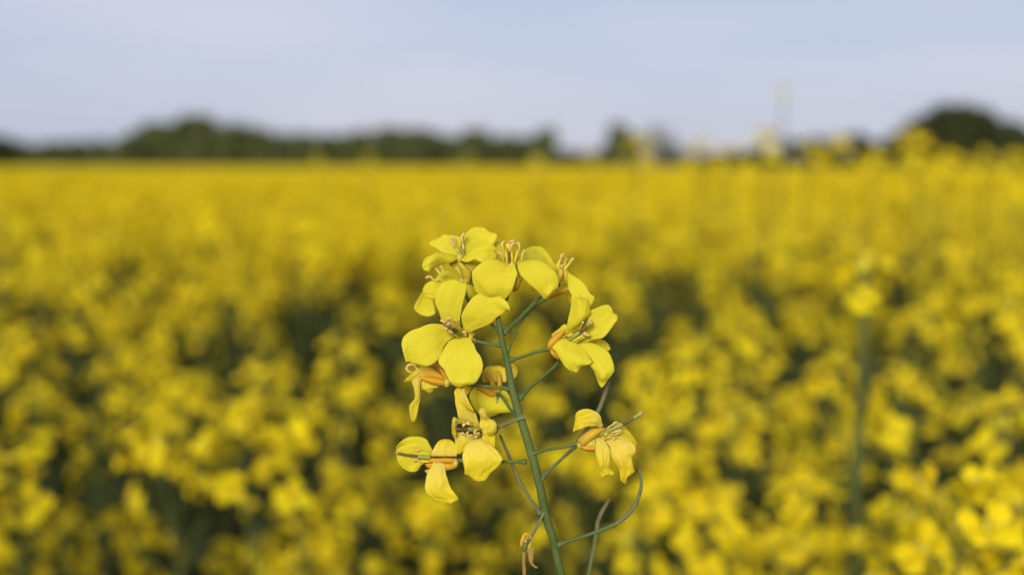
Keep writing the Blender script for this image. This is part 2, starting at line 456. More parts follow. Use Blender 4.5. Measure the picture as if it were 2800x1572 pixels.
def field_flower(seed, openness, fine=True):
    """a small open flower along +Z, base at the origin (metres); verts, faces, uvs, material index: 0 petal, 1 sepal, 2 anther"""
    rng = random.Random(seed)
    v, f, uv, mi = [], [], [], []
    nu, nv = (5, 6) if fine else (3, 4)
    for k in range(4):
        a = k * math.pi / 2 + rng.uniform(-.2, .2) + (0.25 if k % 2 else -0.1)
        Lp = 0.0100 * rng.uniform(.9, 1.12); wd = 0.0080 * rng.uniform(.88, 1.12)
        tilt = openness + rng.uniform(-.35, .35)
        o = len(v)
        for j in range(nv):
            t = j / (nv - 1)
            prof = (0.16 + 0.84 * math.sin(min(1.0, max(0, (t - .12) / .6)) * math.pi / 2)) if t < .72 else math.sqrt(max(0.02, 1 - ((t - .72) / .30) ** 2))
            bend = tilt * min(1, t * 2.2)
            r = 0.0009 + Lp * t * math.sin(min(1.9, bend))
            z = 0.004 * min(1, t * 3) + Lp * t * math.cos(min(1.9, bend)) * 0.7
            for i in range(nu):
                s = i / (nu - 1) - 0.5
                x, y = r, s * wd * prof
                zz = z + 0.0009 * math.cos(s * 5) * t + rng.uniform(-.0004, .0004)
                v.append([x * math.cos(a) - y * math.sin(a), x * math.sin(a) + y * math.cos(a), zz]); uv.append((s + .5, t))
        for j in range(nv - 1):
            for i in range(nu - 1):
                f.append((o + j * nu + i, o + j * nu + i + 1, o + (j + 1) * nu + i + 1, o + (j + 1) * nu + i)); mi.append(0)
    def blob(path, rad, m, sides):
        vv, ff = tube_data(path, rad, sides, n=4); o = len(v)
        v.extend(vv); uv.extend([(.5, .2)] * len(vv)); f.extend([tuple(q + o for q in w) for w in ff]); mi.extend([m] * len(ff))
    blob([(0, 0, -.0005), (0, 0, .002), (0, 0, .0048)], [.0007, .0013, .0016], 1, 5)
    if fine:
        for k in range(5):
            a = k * 1.26 + rng.random()
            blob([(0.0006 * math.cos(a), 0.0006 * math.sin(a), .004), (0.0018 * math.cos(a), 0.0018 * math.sin(a), .0085)], [.0003, .00045], 2, 3)
    return v, f, uv, mi

def mesh_from(name, v, f, uv, mi, mats):
    me = bpy.data.meshes.new(name)
    me.from_pydata([list(q) for q in v], [], f)
    for m in mats: me.materials.append(m)
    me.polygons.foreach_set('material_index', mi); me.polygons.foreach_set('use_smooth', [True] * len(f))
    lay = me.uv_layers.new(name='UVMap')
    li = np.empty(len(me.loops), dtype=np.int32); me.loops.foreach_get('vertex_index', li)
    lay.data.foreach_set('uv', np.asarray(uv, dtype=float)[li].ravel()); me.update()
    return me

FMATS = [M['field_petal'], M['bud'], M['filament'], M['field_stem'], M['bud'], M['field_leaf']]
FL_FINE = [field_flower(s, op) for s, op in ((1, 1.25), (2, 1.0), (3, 1.45), (4, 0.75), (5, 1.6))]
FL_ROUGH = [field_flower(s, op, False) for s, op in ((1, 1.25), (2, 1.0), (3, 1.45), (4, 0.75), (5, 1.6))]
FL_MESH = [mesh_from('flower', *d, FMATS[:3]) for d in FL_FINE]

def raceme(seed, size=1.0, n_fl=None, n_pod=None):
    """green parts (verts, faces, material idx) along +Z with the tip at the origin, and flower placements (matrix, shape)"""
    rng = random.Random(seed)
    b = MB()
    b.add(tube_data([(0, 0, -.17), (0.002, 0.001, -.10), (0, 0, -.04), (0, 0, 0)], [q * (1.9 if size < .5 else 1) for q in (.0016, .0013, .0011, .0007)], 5, n=6), 3)
    fl = []
    n = n_fl or rng.randint(9, 15)
    for k in range(n):
        t = k / n
        a = k * 2.39996 + rng.uniform(-.3, .3)
        z = -0.001 - 0.046 * t ** 1.15 * size
        up = 1.15 - 1.0 * t + rng.uniform(-.15, .15)
        ln = (0.015 + 0.010 * t) * rng.uniform(.85, 1.2) * size
        d = Vector((math.cos(a) * math.cos(up), math.sin(a) * math.cos(up), math.sin(up)))
        p0 = Vector((0, 0, z)); p1 = p0 + d * ln
        b.add(tube_data([p0, p0 + d * ln * .5 + Vector((0, 0, -.0006)), p1], [.0006, .0005, .0007], 3, n=3), 3)
        ax = (d + Vector((0, 0, .25 - .9 * t * rng.random())) + Vector((rng.uniform(-.25, .25), rng.uniform(-.25, .25), 0))).normalized()
        s = rng.uniform(.88, 1.12) * (0.62 if size < .6 else 1)
        fl.append((Matrix.Translation(p1) @ frame_from(ax, rng.random() * 6.28) @ Matrix.Scale(s, 4), rng.choice([0, 1, 2, 3, 0, 1, 2] if t < .7 else [3, 4, 4, 1])))
    for k in range(9):                                            # buds at the tip
        a = k * 2.39996; r = .0035 * math.sqrt(k / 9); h = .003 + .004 * rng.random() - r * .4
        p = Vector((r * math.cos(a), r * math.sin(a), h - .003)); q = p + Vector((r * .35 * math.cos(a), r * .35 * math.sin(a), .0055))
        b.add(tube_data([p, (p + q) / 2, q], [.0008, .0015, .0007], 5, n=4), 4)
    for k in range(n_pod if n_pod is not None else rng.randint(4, 9)):
        a = rng.random() * 6.28; z = -.055 - .09 * rng.random(); up = rng.uniform(.3, .9)
        d = Vector((math.cos(a) * math.cos(up), math.sin(a) * math.cos(up), math.sin(up)))
        p0 = Vector((0, 0, z)); p1 = p0 + d * .016; p2 = p1 + (d + Vector((0, 0, .7))).normalized() * rng.uniform(.015, .035)
        b.add(tube_data([p0, p1, (p1 + p2) / 2, p2], [.0005, .0006, .0011, .0004], 4, n=5), 3)
    return b, fl

RAC = [raceme(100 + i) for i in range(6)] + [raceme(300, 0.8, 7, 5), raceme(301, 0.7, 5, 12), raceme(302, 0.45, 4, 3)] + [raceme(400 + i, 1.1, 22, 1) for i in range(3)]
RAC_GREEN = []
for b, fl in RAC: RAC_GREEN.append(mesh_from('raceme', b.v, b.f, b.uv, b.m, FMATS))
def merged(b, fl, shapes):
    v, f, uv, mi = list(b.v), list(b.f), list(b.uv), list(b.m)
    for mtx, k in fl:
        fv, ff, fu, fm = shapes[k]; o = len(v)
        v.extend([mtx @ Vector(q) for q in fv]); f.extend([tuple(i + o for i in q) for q in ff]); uv.extend(fu); mi.extend(fm)
    return v, f, uv, mi
RAC_FULL = [mesh_from('raceme', *merged(b, fl, FL_FINE), FMATS) for b, fl in RAC]

def leaf_shape(seed):
    rng = random.Random(seed); v, f, uv = [], [], []
    Ln, W = rng.uniform(.13, .19), rng.uniform(.032, .05)
    for j in range(8):
        t = j / 7
        w = W * (math.sin(math.pi * (0.06 + .9 * t ** .8)) ** .8) * (1 + .16 * math.sin(t * 19))
        for i in range(5):
            s = i / 2 - 1
            v.append([s * w * .5, Ln * t * math.cos(t * .7), Ln * (.42 * t - .62 * t * t) + .012 * abs(s) + .005 * math.sin(9 * t + 2 * s)]); uv.append((s * .5 + .5, t))
    for j in range(7):
        for i in range(4): f.append((j * 5 + i, j * 5 + i + 1, (j + 1) * 5 + i + 1, (j + 1) * 5 + i))
    return v, f, uv
LEAF = [leaf_shape(i) for i in range(4)]
LEAF_MESH = [mesh_from('leaf', v, f, uv, [0] * len(f), [M['field_leaf']]) for v, f, uv in LEAF]

def plant_plan(seed, kind='bushy'):
    """a plant 1 m tall: the branched stem, raceme placements (matrix, which), leaf placements"""
    rng = random.Random(seed); b = MB(); rac, lv = [], []
    lean = Vector((rng.uniform(-.03, .03), rng.uniform(-.03, .03), 0))
    top = lean + Vector((0, 0, 1.0))
    ax = Vector((lean.x * .8 + rng.uniform(-.1, .1), lean.y * .8 + rng.uniform(-.1, .1), 1)).normalized()
    tip_base = top - ax * .165
    b.add(tube_data([(0, 0, -.02), lean * .2 + Vector((0, 0, .35)), lean * .6 + Vector((0, 0, .65)), tip_base], [q * (1.9 if kind == 'thin' else 1) for q in (.0055, .0045, .0032, .0017)], 7, n=10), 0)
    rac.append((Matrix.Translation(top) @ frame_from(ax), rng.randrange(9, 12) if kind == 'dense' else rng.randrange(6) if kind in ('bushy', 'spire') else 8 if kind in ('thin', 'wisp') else 7))
    nb = rng.randint(1, 3) if kind == 'bushy' else rng.randint(6, 8) if kind == 'dense' else 3 if kind == 'spire' else 0
    for k in range(nb):
        a = k * 2.4 + rng.uniform(-.4, .4)
        z0 = rng.uniform(.55, .78); zt = 1.0 - rng.uniform(.03, .20) - (0.05 if k > 3 else 0)
        out = rng.uniform(.055, .13)
        if kind == 'dense': zt = 1.0 - rng.uniform(0, .07)
        if kind == 'spire': zt = 1.0 - rng.uniform(.12, .24); out *= .6
        p0 = lean * z0 + Vector((0, 0, z0)); tp = lean + Vector((math.cos(a) * out, math.sin(a) * out, zt))
        axb = Vector((math.cos(a) * .28, math.sin(a) * .28, 1)).normalized()
        tb = tp - axb * .165
        if tb.z < z0 + .02: z0 = tb.z - .06; p0 = lean * z0 + Vector((0, 0, z0))
        b.add(tube_data([p0, (p0 * .45 + tb * .55) + Vector((math.cos(a) * .012, math.sin(a) * .012, 0)), tb], [.0026, .0021, .0016], 5, n=6), 0)
        rac.append((Matrix.Translation(tp) @ frame_from(axb, rng.random() * 6), rng.randrange(9, 12) if kind == 'dense' else rng.randrange(6)))
    for k in range(11 if kind in ('bushy', 'dense', 'spire') else 4):
        z = .12 + .66 * k / 9 + rng.uniform(-.03, .03); a = k * 2.4 + rng.uniform(-.3, .3)
        s = (1.3 - 1.05 * z) * rng.uniform(.85, 1.2)
        lv.append((Matrix.Translation(lean * z + Vector((0, 0, z))) @ Matrix.Rotation(a, 4, 'Z') @ Matrix.Rotation(rng.uniform(.1, .6), 4, 'X') @ Matrix.Scale(s, 4), rng.randrange(4)))
    return mesh_from('stem', b.v, b.f, b.uv, b.m, [M['field_stem']]), rac, lv, b
PLANS = [plant_plan(50 + i) for i in range(6)]
FULL = [plant_plan(70 + i, 'dense') for i in range(4)]
SPIRES = [plant_plan(120 + i, 'spire') for i in range(4)]
PLAN_THIN = plant_plan(90, 'thin'); PLAN_WISP = plant_plan(92, 'wisp'); PLAN_SPENT = plant_plan(91, 'spent')

def make_plant(plan, loc, rot, s, label, group, flowers=True):
    """a plant of the field: stem, leaves and racemes are its parts, single flowers the racemes' parts"""
    stem_me, rac, lv, _ = plan
    e = bpy.data.objects.new('rapeseed_plant', None); COL.objects.link(e)
    e.empty_display_size = .05
    e.location = loc; e.rotation_euler = (0, 0, rot); e.scale = (s, s, s)
    tag(e, label, 'rapeseed plant', group)
    def part(nm, me, par, mtx=None):
        o = bpy.data.objects.new(nm, me); COL.objects.link(o); o.parent = par
        if mtx is not None: o.matrix_local = mtx
        return o
    part('stem', stem_me, e)
    for mtx, k in lv: part('leaf', LEAF_MESH[k], e, mtx)
    for mtx, k in rac:
        if flowers:
            r = part('raceme', RAC_GREEN[k], e, mtx)
            for fm, fk in RAC[k][1]: part('flower', FL_MESH[fk], r, fm)
        else:
            part('raceme', RAC_FULL[k], e, mtx)
    return e

def place_px(x, y, D, plan=None, label=None, group=None, rot=0.0, k=0):
    """stands so that its top is seen at (x, y) of the 2576 px wide photograph from D metres"""
    S = 2800.0 / 2576.0
    p = CAM + D * (FWD + Vector((1, 0, 0)) * ((x * S - 1400.0) / FPX) - UP * ((y * S - 786.0) / FPX))
    pl = plan or PLANS[k % 6]
    t = pl[1][0][0].translation
    s = p.z / (t.z + 0.004)
    off = Matrix.Rotation(rot, 3, 'Z') @ Vector((t.x, t.y, 0)) * s
    return make_plant(pl, (p.x - off.x, p.y - off.y, 0), rot, s, label, group, True), (p.x - off.x, p.y - off.y)

GROUP = 'blurred rapeseed plants of the field behind the sharp flower'
GLABEL = 'out-of-focus flowering rapeseed plant of the yellow field behind the sharp flower'
taken = []
def special(*a, **k):
    o, xy = place_px(*a, **k); taken.append(xy); return o
# tall ones that can be told apart
special(1972, 226, 3.0, PLAN_WISP, 'thin rapeseed stalk rising alone into the sky, right of centre', None, 0.4)
special(2178, 660, 0.5, PLAN_THIN, 'tall thin rapeseed stalk at the right with a small pale head and bare stem', None, 1.9)
special(2415, 1335, 0.36, PLANS[1], 'closest blurred rapeseed plant, its pale yellow flowers cut by the bottom right corner', None, 2.2)
special(2300, 364, 1.6, SPIRES[2], 'rapeseed plant whose top overlaps the left edge of the tall dark trees', None, 0.3)
special(1612, 364, 1.9, SPIRES[3], 'rapeseed plant poking up in front of the two lone trees', None, 0.9)
special(1925, 356, 1.6, SPIRES[0], 'rapeseed plant above the skyline just below the thin tall stalk', None, 4.1)
special(875, 895, 0.86, PLANS[5], 'rapeseed plant with one rounded yellow head left of the large sharp flower', None, 3.0)
special(2265, 985, 0.68, PLANS[0], 'rapeseed plant with an arched yellow head right of the tall thin stalk', None, 1.2)
special(610, 1075, 0.60, PLANS[2], 'large blurred rapeseed plant with bright clustered heads at the lower left', None, 5.2)
special(745, 1085, 0.63, PLANS[4], 'blurred rapeseed plant right beside the large clustered one at the lower left', None, 2.6)
special(2520, 1060, 0.62, PLANS[5], 'blurred rapeseed plant near the right edge at mid height of the frame', None, 0.2)
rngp = random.Random(77)
SPOT_LABELS = ['blurred rapeseed plant clump at the left edge, low down, cut by the frame',
    'blurred rapeseed plant behind the left shoulder of the large clustered lower left plant',
    'blurred rapeseed, single rounded head low between the clustered lower left plant and the sharp stem',
    'blurred rapeseed, small head low, just left of the dried flower on the sharp stem',
    'blurred rapeseed head directly right of and behind the wilting flower with the long pistil',
    'blurred rapeseed head low behind the sharp stem, between it and the wilting right flower',
    'blurred rapeseed head right of the wilting right flower, halfway to the tall bare stalk',
    'blurred rapeseed clump below and right of the curved green pod of the sharp plant',
    'blurred rapeseed, small head just left of the tall bare stalk, low down',
    'blurred rapeseed head low between the tall bare stalk and the bottom right corner plant',
    'blurred rapeseed clump at the right edge directly above the bottom right corner plant',
    'blurred rapeseed, small rounded head above the right end of the clustered lower left plant',
    'blurred rapeseed head above the left end of the clustered lower left plant',
    'blurred rapeseed, broad clump at the left edge at mid height of the frame',
    'blurred rapeseed, bright clump in the left third, level with the large sharp flower',
    'blurred rapeseed, small head between the lower left cluster and the left edge clump',
    'blurred rapeseed clump right of the half open sharp flower, level with its lower petals',
    "blurred rapeseed head close right of the half open sharp flower's hanging petals",
    'blurred rapeseed head just left of the tall bare stalk, above mid height of that stalk',
    'blurred rapeseed, head at the right edge, level with the top of the tall bare stalk',
    'blurred rapeseed head right of the tall bare stalk, a little below its tip',
    'blurred rapeseed head at the left edge below the broad mid-height clump',
    'blurred rapeseed, small head right beside the hanging petal of the blurred orange calyx flower',
    'blurred rapeseed head behind the gap between the half open and the wilting right flowers',
    'blurred rapeseed clump inside the curve of the long green pod',
    'blurred rapeseed top breaking the skyline just right of the lone trees',
    'blurred rapeseed top overlapping the low dark hedge row at its left end',
    'blurred rapeseed top overlapping the low dark hedge row at its middle',
    'blurred rapeseed top overlapping the middle of the tall dark clump of trees',
    'blurred rapeseed top overlapping the right end of the tall dark clump of trees',
    'blurred rapeseed top at the foot of the thin lone stalk in the sky',
    'blurred rapeseed, low top on the skyline between the lone trees and the thin lone stalk',
    'blurred rapeseed top below the gap between the hedge row and the tall dark trees',
    'blurred rapeseed, far small top on the horizon left of centre, under the treeline',
    'blurred rapeseed, farthest small top on the horizon, left of its neighbour under the treeline',
    'blurred rapeseed, small top on the horizon above the topmost sharp flower',
    'blurred rapeseed, small top on the horizon just left of the lone trees',
    'blurred rapeseed, small top on the horizon under the pointed small tree']
for (x, y, D), lab in zip(((30, 1210, 0.62), (400, 1110, 0.66), (880, 1240, 0.72), (1060, 1270, 0.9), (1700, 1060, 0.8), (1480, 1130, 0.95), (1850, 1050, 0.72), (1800, 1290, 0.6), (2020, 1240, 0.62), (2290, 1300, 0.5), (2560, 1260, 0.58),
                (650, 960, 0.86), (340, 930, 0.9), (60, 860, 0.95), (230, 730, 1.1), (460, 1000, 0.8), (1890, 880, 0.85), (1740, 900, 0.9), (2100, 950, 0.8), (2540, 780, 0.95), (2330, 800, 1.0), (100, 1020, 0.75), (990, 1060, 1.0), (1620, 940, 1.05), (1660, 1260, 0.75),
                (1755, 372, 2.0), (2110, 374, 1.7), (2200, 402, 1.7), (2470, 408, 1.6), (2545, 416, 1.5), (2040, 385, 1.9), (1830, 388, 2.1), (2390, 412, 1.6), (930, 398, 4.5), (800, 404, 5.0), (1180, 408, 4.0), (1480, 402, 3.0), (1350, 409, 3.4)), SPOT_LABELS):
    special(x, y, D, SPIRES[rngp.randrange(4)] if y < 420 else None, lab, GROUP, rngp.random() * 6.28, k=rngp.randrange(6))

def canopy(x, y):
    """height of the flower heads over the field: higher towards the right and close by"""
    near = max(0.0, 1 - y / 6.0)
    r = min(1.0, max(0.0, (x / max(y, .3) - 0.05) / 0.35))
    return 1.06 + 0.03 * r * near + 0.015 * math.sin(x * 1.3 + y * .7) + 0.07 * noise.noise(Vector((x * 1.5, y * .8, 2.0))) * (1 if y < 12 else .5)

taken_special = list(taken)
rng = random.Random(4)
cands = []
tries = 0
while len(cands) < 700 and tries < 60000:
    tries += 1
    y = rng.uniform(.72, 6.5); x = rng.uniform(-1, 1) * (y * .60 + .25)
    if any((x - a) ** 2 + (y - b) ** 2 < (max(.14, .33 - .12 * y)) ** 2 for a, b in taken): continue
    if abs(x) < .12 and y < .8: continue
    taken.append((x, y)); cands.append((x, y))
cands.sort(key=lambda q: math.hypot(q[0], q[1]))
n_ind = 300 - len(taken_special)
for i, (x, y) in enumerate(cands[:n_ind]):
    h = canopy(x, y) + rng.gauss(-.01, .065 if y < 2.5 else .04)
    h = min(h, 1.17 if x < .12 * y else 1.22)
    if y < 1.6: h = min(h, 1.25 - 0.13 * y - rng.uniform(0.09, .32))
    make_plant(FULL[rng.randrange(4)] if rng.random() < min(.8, max(0, (y - 1.2) / 2.6)) else PLANS[rng.randrange(6)], (x, y, 0), rng.random() * 6.28, h, GLABEL, GROUP, i < 40)
rest = cands[n_ind:]

# ------------------------------------------------------------------ the remaining plants: one scattered mass
def whole_plant(plan):
    stem_me, rac, lv, b = plan
    v, f, uv = list(b.v), list(b.f), list(b.uv); mi = [3] * len(f)
    for mtx, k in lv:
        lv_, lf, lu = LEAF[k]; o = len(v)
        v.extend([mtx @ Vector(q) for q in lv_]); f.extend([tuple(i + o for i in q) for q in lf]); uv.extend(lu); mi.extend([5] * len(lf))
    for mtx, k in rac:
        rv, rf, ru, rm = merged(RAC[k][0], RAC[k][1], FL_ROUGH); o = len(v)
        v.extend([mtx @ Vector(q) for q in rv]); f.extend([tuple(i + o for i in q) for q in rf]); uv.extend(ru); mi.extend(rm)
    return mesh_from('rapeseed_plant_shape', v, f, uv, mi, FMATS)
SRC = [bpy.data.objects.new('rapeseed_plant_shape', whole_plant(FULL[i])) for i in range(4)]

pts, sc_ = [], []
for x, y in rest: pts.append((x, y, 0)); sc_.append(canopy(x, y) + rng.gauss(0, .04))
def scatter(y0, y1, n, half, skip=None):
    for _ in range(n):
        y = math.sqrt(rng.uniform(y0 * y0, y1 * y1)); x = rng.uniform(-1, 1) * half(y)
        if skip and skip(x, y): continue
        pts.append((x, y, 0)); sc_.append(canopy(x, y) + rng.gauss(0, .04))
scatter(6.3, 14, 5600, lambda y: y * .75 + 1)
scatter(14, 46, 30000, lambda y: y * .75 + 1)
scatter(.6, 6.5, 900, lambda y: y * .6 + 2.2, lambda x, y: abs(x) < y * .60 + .3)
for _ in range(520):                             # unseen crop beside and behind the camera, made taller to shade the near flowers
    x, y = rng.uniform(-3, 3), rng.uniform(-3, .6)
    if math.hypot(x, y) < .38 or abs(x) < max(0, y) * .6 + .3 and y > -.3: continue
    pts.append((x, y, 0)); sc_.append(1.15 + rng.gauss(0, .05))
me = bpy.data.meshes.new('rapeseed_plants'); me.from_pydata(pts, [], [])
at1 = me.attributes.new('size', 'FLOAT', 'POINT'); at1.data.foreach_set('value', sc_)
at2 = me.attributes.new('turn', 'FLOAT', 'POINT'); at2.data.foreach_set('value', [rng.random() * 6.28 for _ in pts])
at3 = me.attributes.new('which', 'INT', 'POINT'); at3.data.foreach_set('value', [rng.randrange(4) for _ in pts])
crop = bpy.data.objects.new('rapeseed_plants', me); COL.objects.link(crop)
tag(crop, 'mass of yellow flowering rapeseed plants covering the field beyond the nearest ones', 'rapeseed', kind='stuff')
g = bpy.data.node_groups.new('scatter_plants', 'GeometryNodeTree')
g.interface.new_socket('Geometry', in_out='INPUT', socket_type='NodeSocketGeometry')
g.interface.new_socket('Geometry', in_out='OUTPUT', socket_type='NodeSocketGeometry')
gi, go = g.nodes.new('NodeGroupInput'), g.nodes.new('NodeGroupOutput')
iop = g.nodes.new('GeometryNodeInstanceOnPoints')
iop.inputs['Pick Instance'].default_value = True
jn = g.nodes.new('GeometryNodeJoinGeometry')
for o in reversed(SRC):
    n_ = g.nodes.new('GeometryNodeObjectInfo'); n_.inputs['Object'].default_value = o; n_.inputs['As Instance'].default_value = True
    g.links.new(n_.outputs['Geometry'], jn.inputs[0])
def attr(nm, ty):
    n_ = g.nodes.new('GeometryNodeInputNamedAttribute'); n_.data_type = ty; n_.inputs['Name'].default_value = nm
    return n_.outputs['Attribute']
cx = g.nodes.new('ShaderNodeCombineXYZ'); g.links.new(attr('turn', 'FLOAT'), cx.inputs['Z'])
er = g.nodes.new('FunctionNodeEulerToRotation'); g.links.new(cx.outputs[0], er.inputs[0])
cs_ = g.nodes.new('ShaderNodeCombineXYZ'); sz = attr('size', 'FLOAT')
for ax in 'XYZ': g.links.new(sz, cs_.inputs[ax])
g.links.new(gi.outputs[0], iop.inputs['Points']); g.links.new(jn.outputs[0], iop.inputs['Instance'])
g.links.new(attr('which', 'INT'), iop.inputs['Instance Index'])
g.links.new(er.outputs[0], iop.inputs['Rotation']); g.links.new(cs_.outputs[0], iop.inputs['Scale'])
g.links.new(iop.outputs[0], go.inputs[0])
crop.modifiers.new('scatter', 'NODES').node_group = g

# ------------------------------------------------------------------ the sharp plant in front
def at(x, y, z=0.0):
    """where a point seen at (x, y) of the photograph stands, z millimetres behind the plane of sharp focus"""
    x, y, d = float(x), float(y), FOCUS + float(z) / 1000.0
    return CAM + d * (FWD + Vector((1, 0, 0)) * ((x - 1400.0) / FPX) - UP * ((y - 786.0) / FPX))

FR = {'A': (1120, 610, 9.036), 'B': (1270, 630, 7.23), 'C': (1090, 750, 4.519), 'D': (1480, 700, 3.805), 'E': (1480, 670, 8.033),
      'F': (1090, 700, 7.23), 'G': (1090, 980, 7.23), 'H': (1220, 1040, 4.82), 'I': (1260, 980, 8.033), 'J': (1070, 1180, 6.573),
      'K': (1540, 1030, 4.517), 'L': (1400, 1400, 8.405), 'M': (1340, 900, 2.152), 'N': (1060, 900, 2.891), 'S': (0, 0, 1)}
def px(f, x, y):
    ox, oy, s = FR[f]
    return ox + x / s, oy + y / s
def at_f(f, x, y, z=0.0): return at(*px(f, x, y), z)

def petal_data(f, rows, z0=0.0, cup=-0.16, wrinkle=0.15, seed=1, nu=21, ripple=0.04):
    """rows run from the claw to the tip: (depth or list of depths, outline points left to right)"""
    grid = []
    for zz, pts in rows:
        p = np.array(pts, dtype=float).reshape(-1, 2)
        k = len(p)
        z = np.array(zz, dtype=float) if isinstance(zz, (list, tuple)) else np.full(k, float(zz))
        if len(z) != k: z = np.interp(np.linspace(0, 1, k), np.linspace(0, 1, len(z)), z)
        q = np.column_stack([[px(f, a, b) for a, b in p], z])
        seg = np.r_[0, np.cumsum(np.linalg.norm(np.diff(q[:, :2], axis=0), axis=1))]
        s = np.linspace(0, seg[-1], nu)
        if k > 2:
            # smooth line across through the given points
            dense = catmull(q, 60); sd = np.r_[0, np.cumsum(np.linalg.norm(np.diff(dense[:, :2], axis=0), axis=1))]
            s = np.linspace(0, sd[-1], nu)
            grid.append(np.column_stack([np.interp(s, sd, dense[:, c]) for c in range(3)]))
        else:
            grid.append(np.column_stack([np.interp(s, seg, q[:, c]) for c in range(3)]))
    nv = max(12, int(2.6 * len(rows)))
    g = catmull(np.array(grid), nv)
    verts, uvs = [], []
    for j in range(nv):
        v = j / (nv - 1)
        for i in range(nu):
            u = i / (nu - 1)
            x, y, z = g[j, i]
            w = noise.noise(Vector((u * 2.6 + seed * 7.1, v * 3.0, seed * 3.3))) * wrinkle * (0.4 + v)
            w += noise.noise(Vector((u * 7.0 + seed * 2.7, v * 7.0, seed * 1.3))) * wrinkle * 0.45
            w += cup * (1 - (2 * u - 1) ** 2) * math.sin(math.pi * min(1, 0.15 + 0.85 * v))
            edge = abs(2 * u - 1) ** 3
            w += ripple * math.sin(v * 17 + seed) * (0.25 + edge) * v
            # an edge that is not ruler-smooth
            ex = noise.noise(Vector((v * 9 + seed, u * 1.0, 5.0))) * 1.1 * edge
            ey = noise.noise(Vector((u * 9 + seed, 3.0, seed))) * 1.1 * (v ** 8)
            verts.append(list(at(x + ex, y + ey, z + z0 + w)))
            uvs.append((u, v))
    faces = [(j * nu + i, j * nu + i + 1, (j + 1) * nu + i + 1, (j + 1) * nu + i) for j in range(nv - 1) for i in range(nu - 1)]
    return (verts, faces), uvs

THIN = 0.00007
class Flower:
    """one flower of the sharp plant: its receptacle carries sepals, petals, stamens and the pistil"""
    def __init__(s, plant, f, cx, cy, z, label=None, wilted=False, r=0.0007):
        s.f, s.z = f, z
        s.mat = M['petal_wilted'] if wilted else M['petal']
        s.w = wilted
        c = at_f(f, cx, cy, z)
        s.o = c
        vf = tube_data([c + Vector((0, 0, -r)), c, c + Vector((0, 0, r))], [r * 0.6, r, r * 0.6], 8)
        s.ob = mk('flower', *vf, M['sepal_olive'], plant, c)
        if label: s.ob['label'] = label
        s.k = int(cx * 3 + cy) % 97
    def petal(s, rows, label=None, folds=(), mat=None, **kw):
        s.k += 1
        kw.setdefault('wrinkle', 0.42 if s.w else 0.22)
        if s.w: kw.setdefault('ripple', 0.10)
        b = MB()
        vf, uv = petal_data(s.f, rows, s.z, seed=s.k, **kw); b.add(vf, 0, uv)
        for fo in folds:
            vf, uv = petal_data(s.f, fo, s.z, seed=s.k + 31, **kw); b.add(vf, 0, uv)
        o = b.build('petal', [mat or s.mat], s.ob, s.o, THIN)
        if label: o['label'] = label
        return s
    def sepal(s, rows, mat='sepal', cup=-0.35, **kw):
        s.k += 1
        vf, uv = petal_data(s.f, rows, s.z, seed=s.k, cup=cup, wrinkle=0.08, nu=9, **kw)
        MB().add(vf, 0, uv).build('sepal', [M[mat]], s.ob, s.o, THIN * 2)
        return s
    def _path(s, pts): return [at_f(s.f, x, y, z + s.z) for x, y, z in pts]
    def stamen(s, fil, anth, fr=0.00026, ar=0.00026):
        s.k += 1
        b = MB()
        if fil: b.add(tube_data(s._path(fil), [fr * 0.8, fr * 0.75, fr * 0.5], 8), 0)
        b.add(tube_data(s._path(anth), [ar * 0.6, ar * 1.05, ar * 1.0, ar * 0.75], 9, n=14, bump=0.6, seed=s.k), 1)
        b.build('stamen', [M['filament'], M['anther']], s.ob, s.o)
        return s
    def pistil(s, parts):
        """parts: (material key, path, radii)"""
        b = MB(); mats = []
        for key, pts, rad in parts:
            if M[key] not in mats: mats.append(M[key])
            b.add(tube_data(s._path(pts), rad, 10), mats.index(M[key]))
        b.build('pistil', mats, s.ob, s.o)
        return s

hero_pts = [(1360, 850, 1.0), (1362.5, 870, 1), (1374.5, 938, 0.8), (1387.5, 991, 0.6), (1400, 1060, 0.5), (1420, 1132, 0.6), (1449, 1225, 1.0),
            (1474, 1318, 1.8), (1493, 1411, 2.8), (1515, 1483, 3.8), (1536, 1572, 5.0)]
stem_path = [at(*p) for p in hero_pts]
tail = stem_path[-1]
stem_path += [tail + Vector((0.008, 0.004, -0.03)), tail + Vector((0.022, 0.02, -0.12)), tail + Vector((0.034, 0.05, -0.35)), tail + Vector((0.04, 0.075, -0.7)),
              Vector((tail.x + 0.042, tail.y + 0.085, -0.02))]
BASE = Vector((stem_path[-1].x, stem_path[-1].y, 0.0))
plant = empty("rapeseed_plant", BASE)
tag(plant, 'sharply focused rapeseed plant with open and wilting yellow flowers, in front of the blurred field', 'rapeseed plant')
PXM = FOCUS / FPX
vf = tube_data(stem_path, [6.5 * PXM, 7 * PXM, 8 * PXM, 9 * PXM, 10 * PXM, 11.5 * PXM, 12.2 * PXM, 12.0 * PXM, 11.6 * PXM, 11.5 * PXM, 11.5 * PXM, 0.0009, 0.0016, 0.003, 0.004, 0.005], 14, n=110, bump=0.10)
mk('stem', *vf, M['stem'], plant, BASE)

def pedicel(pts, r0=4.4, r1=4.0, mat='stem', frame='S', name='pedicel', label=None):
    path = [at_f(frame, *p) for p in pts]
    # a small swelling where the stalk meets the stem and the flower
    vf = tube_data(path, [r0 * 1.7 * PXM, r0 * .92 * PXM, r0 * .88 * PXM, r1 * .88 * PXM, r1 * .95 * PXM, r1 * 1.4 * PXM], 9, n=20, bump=0.12)
    o = mk(name, *vf, M[mat], plant, path[0])
    if label: o['label'] = label
    return o

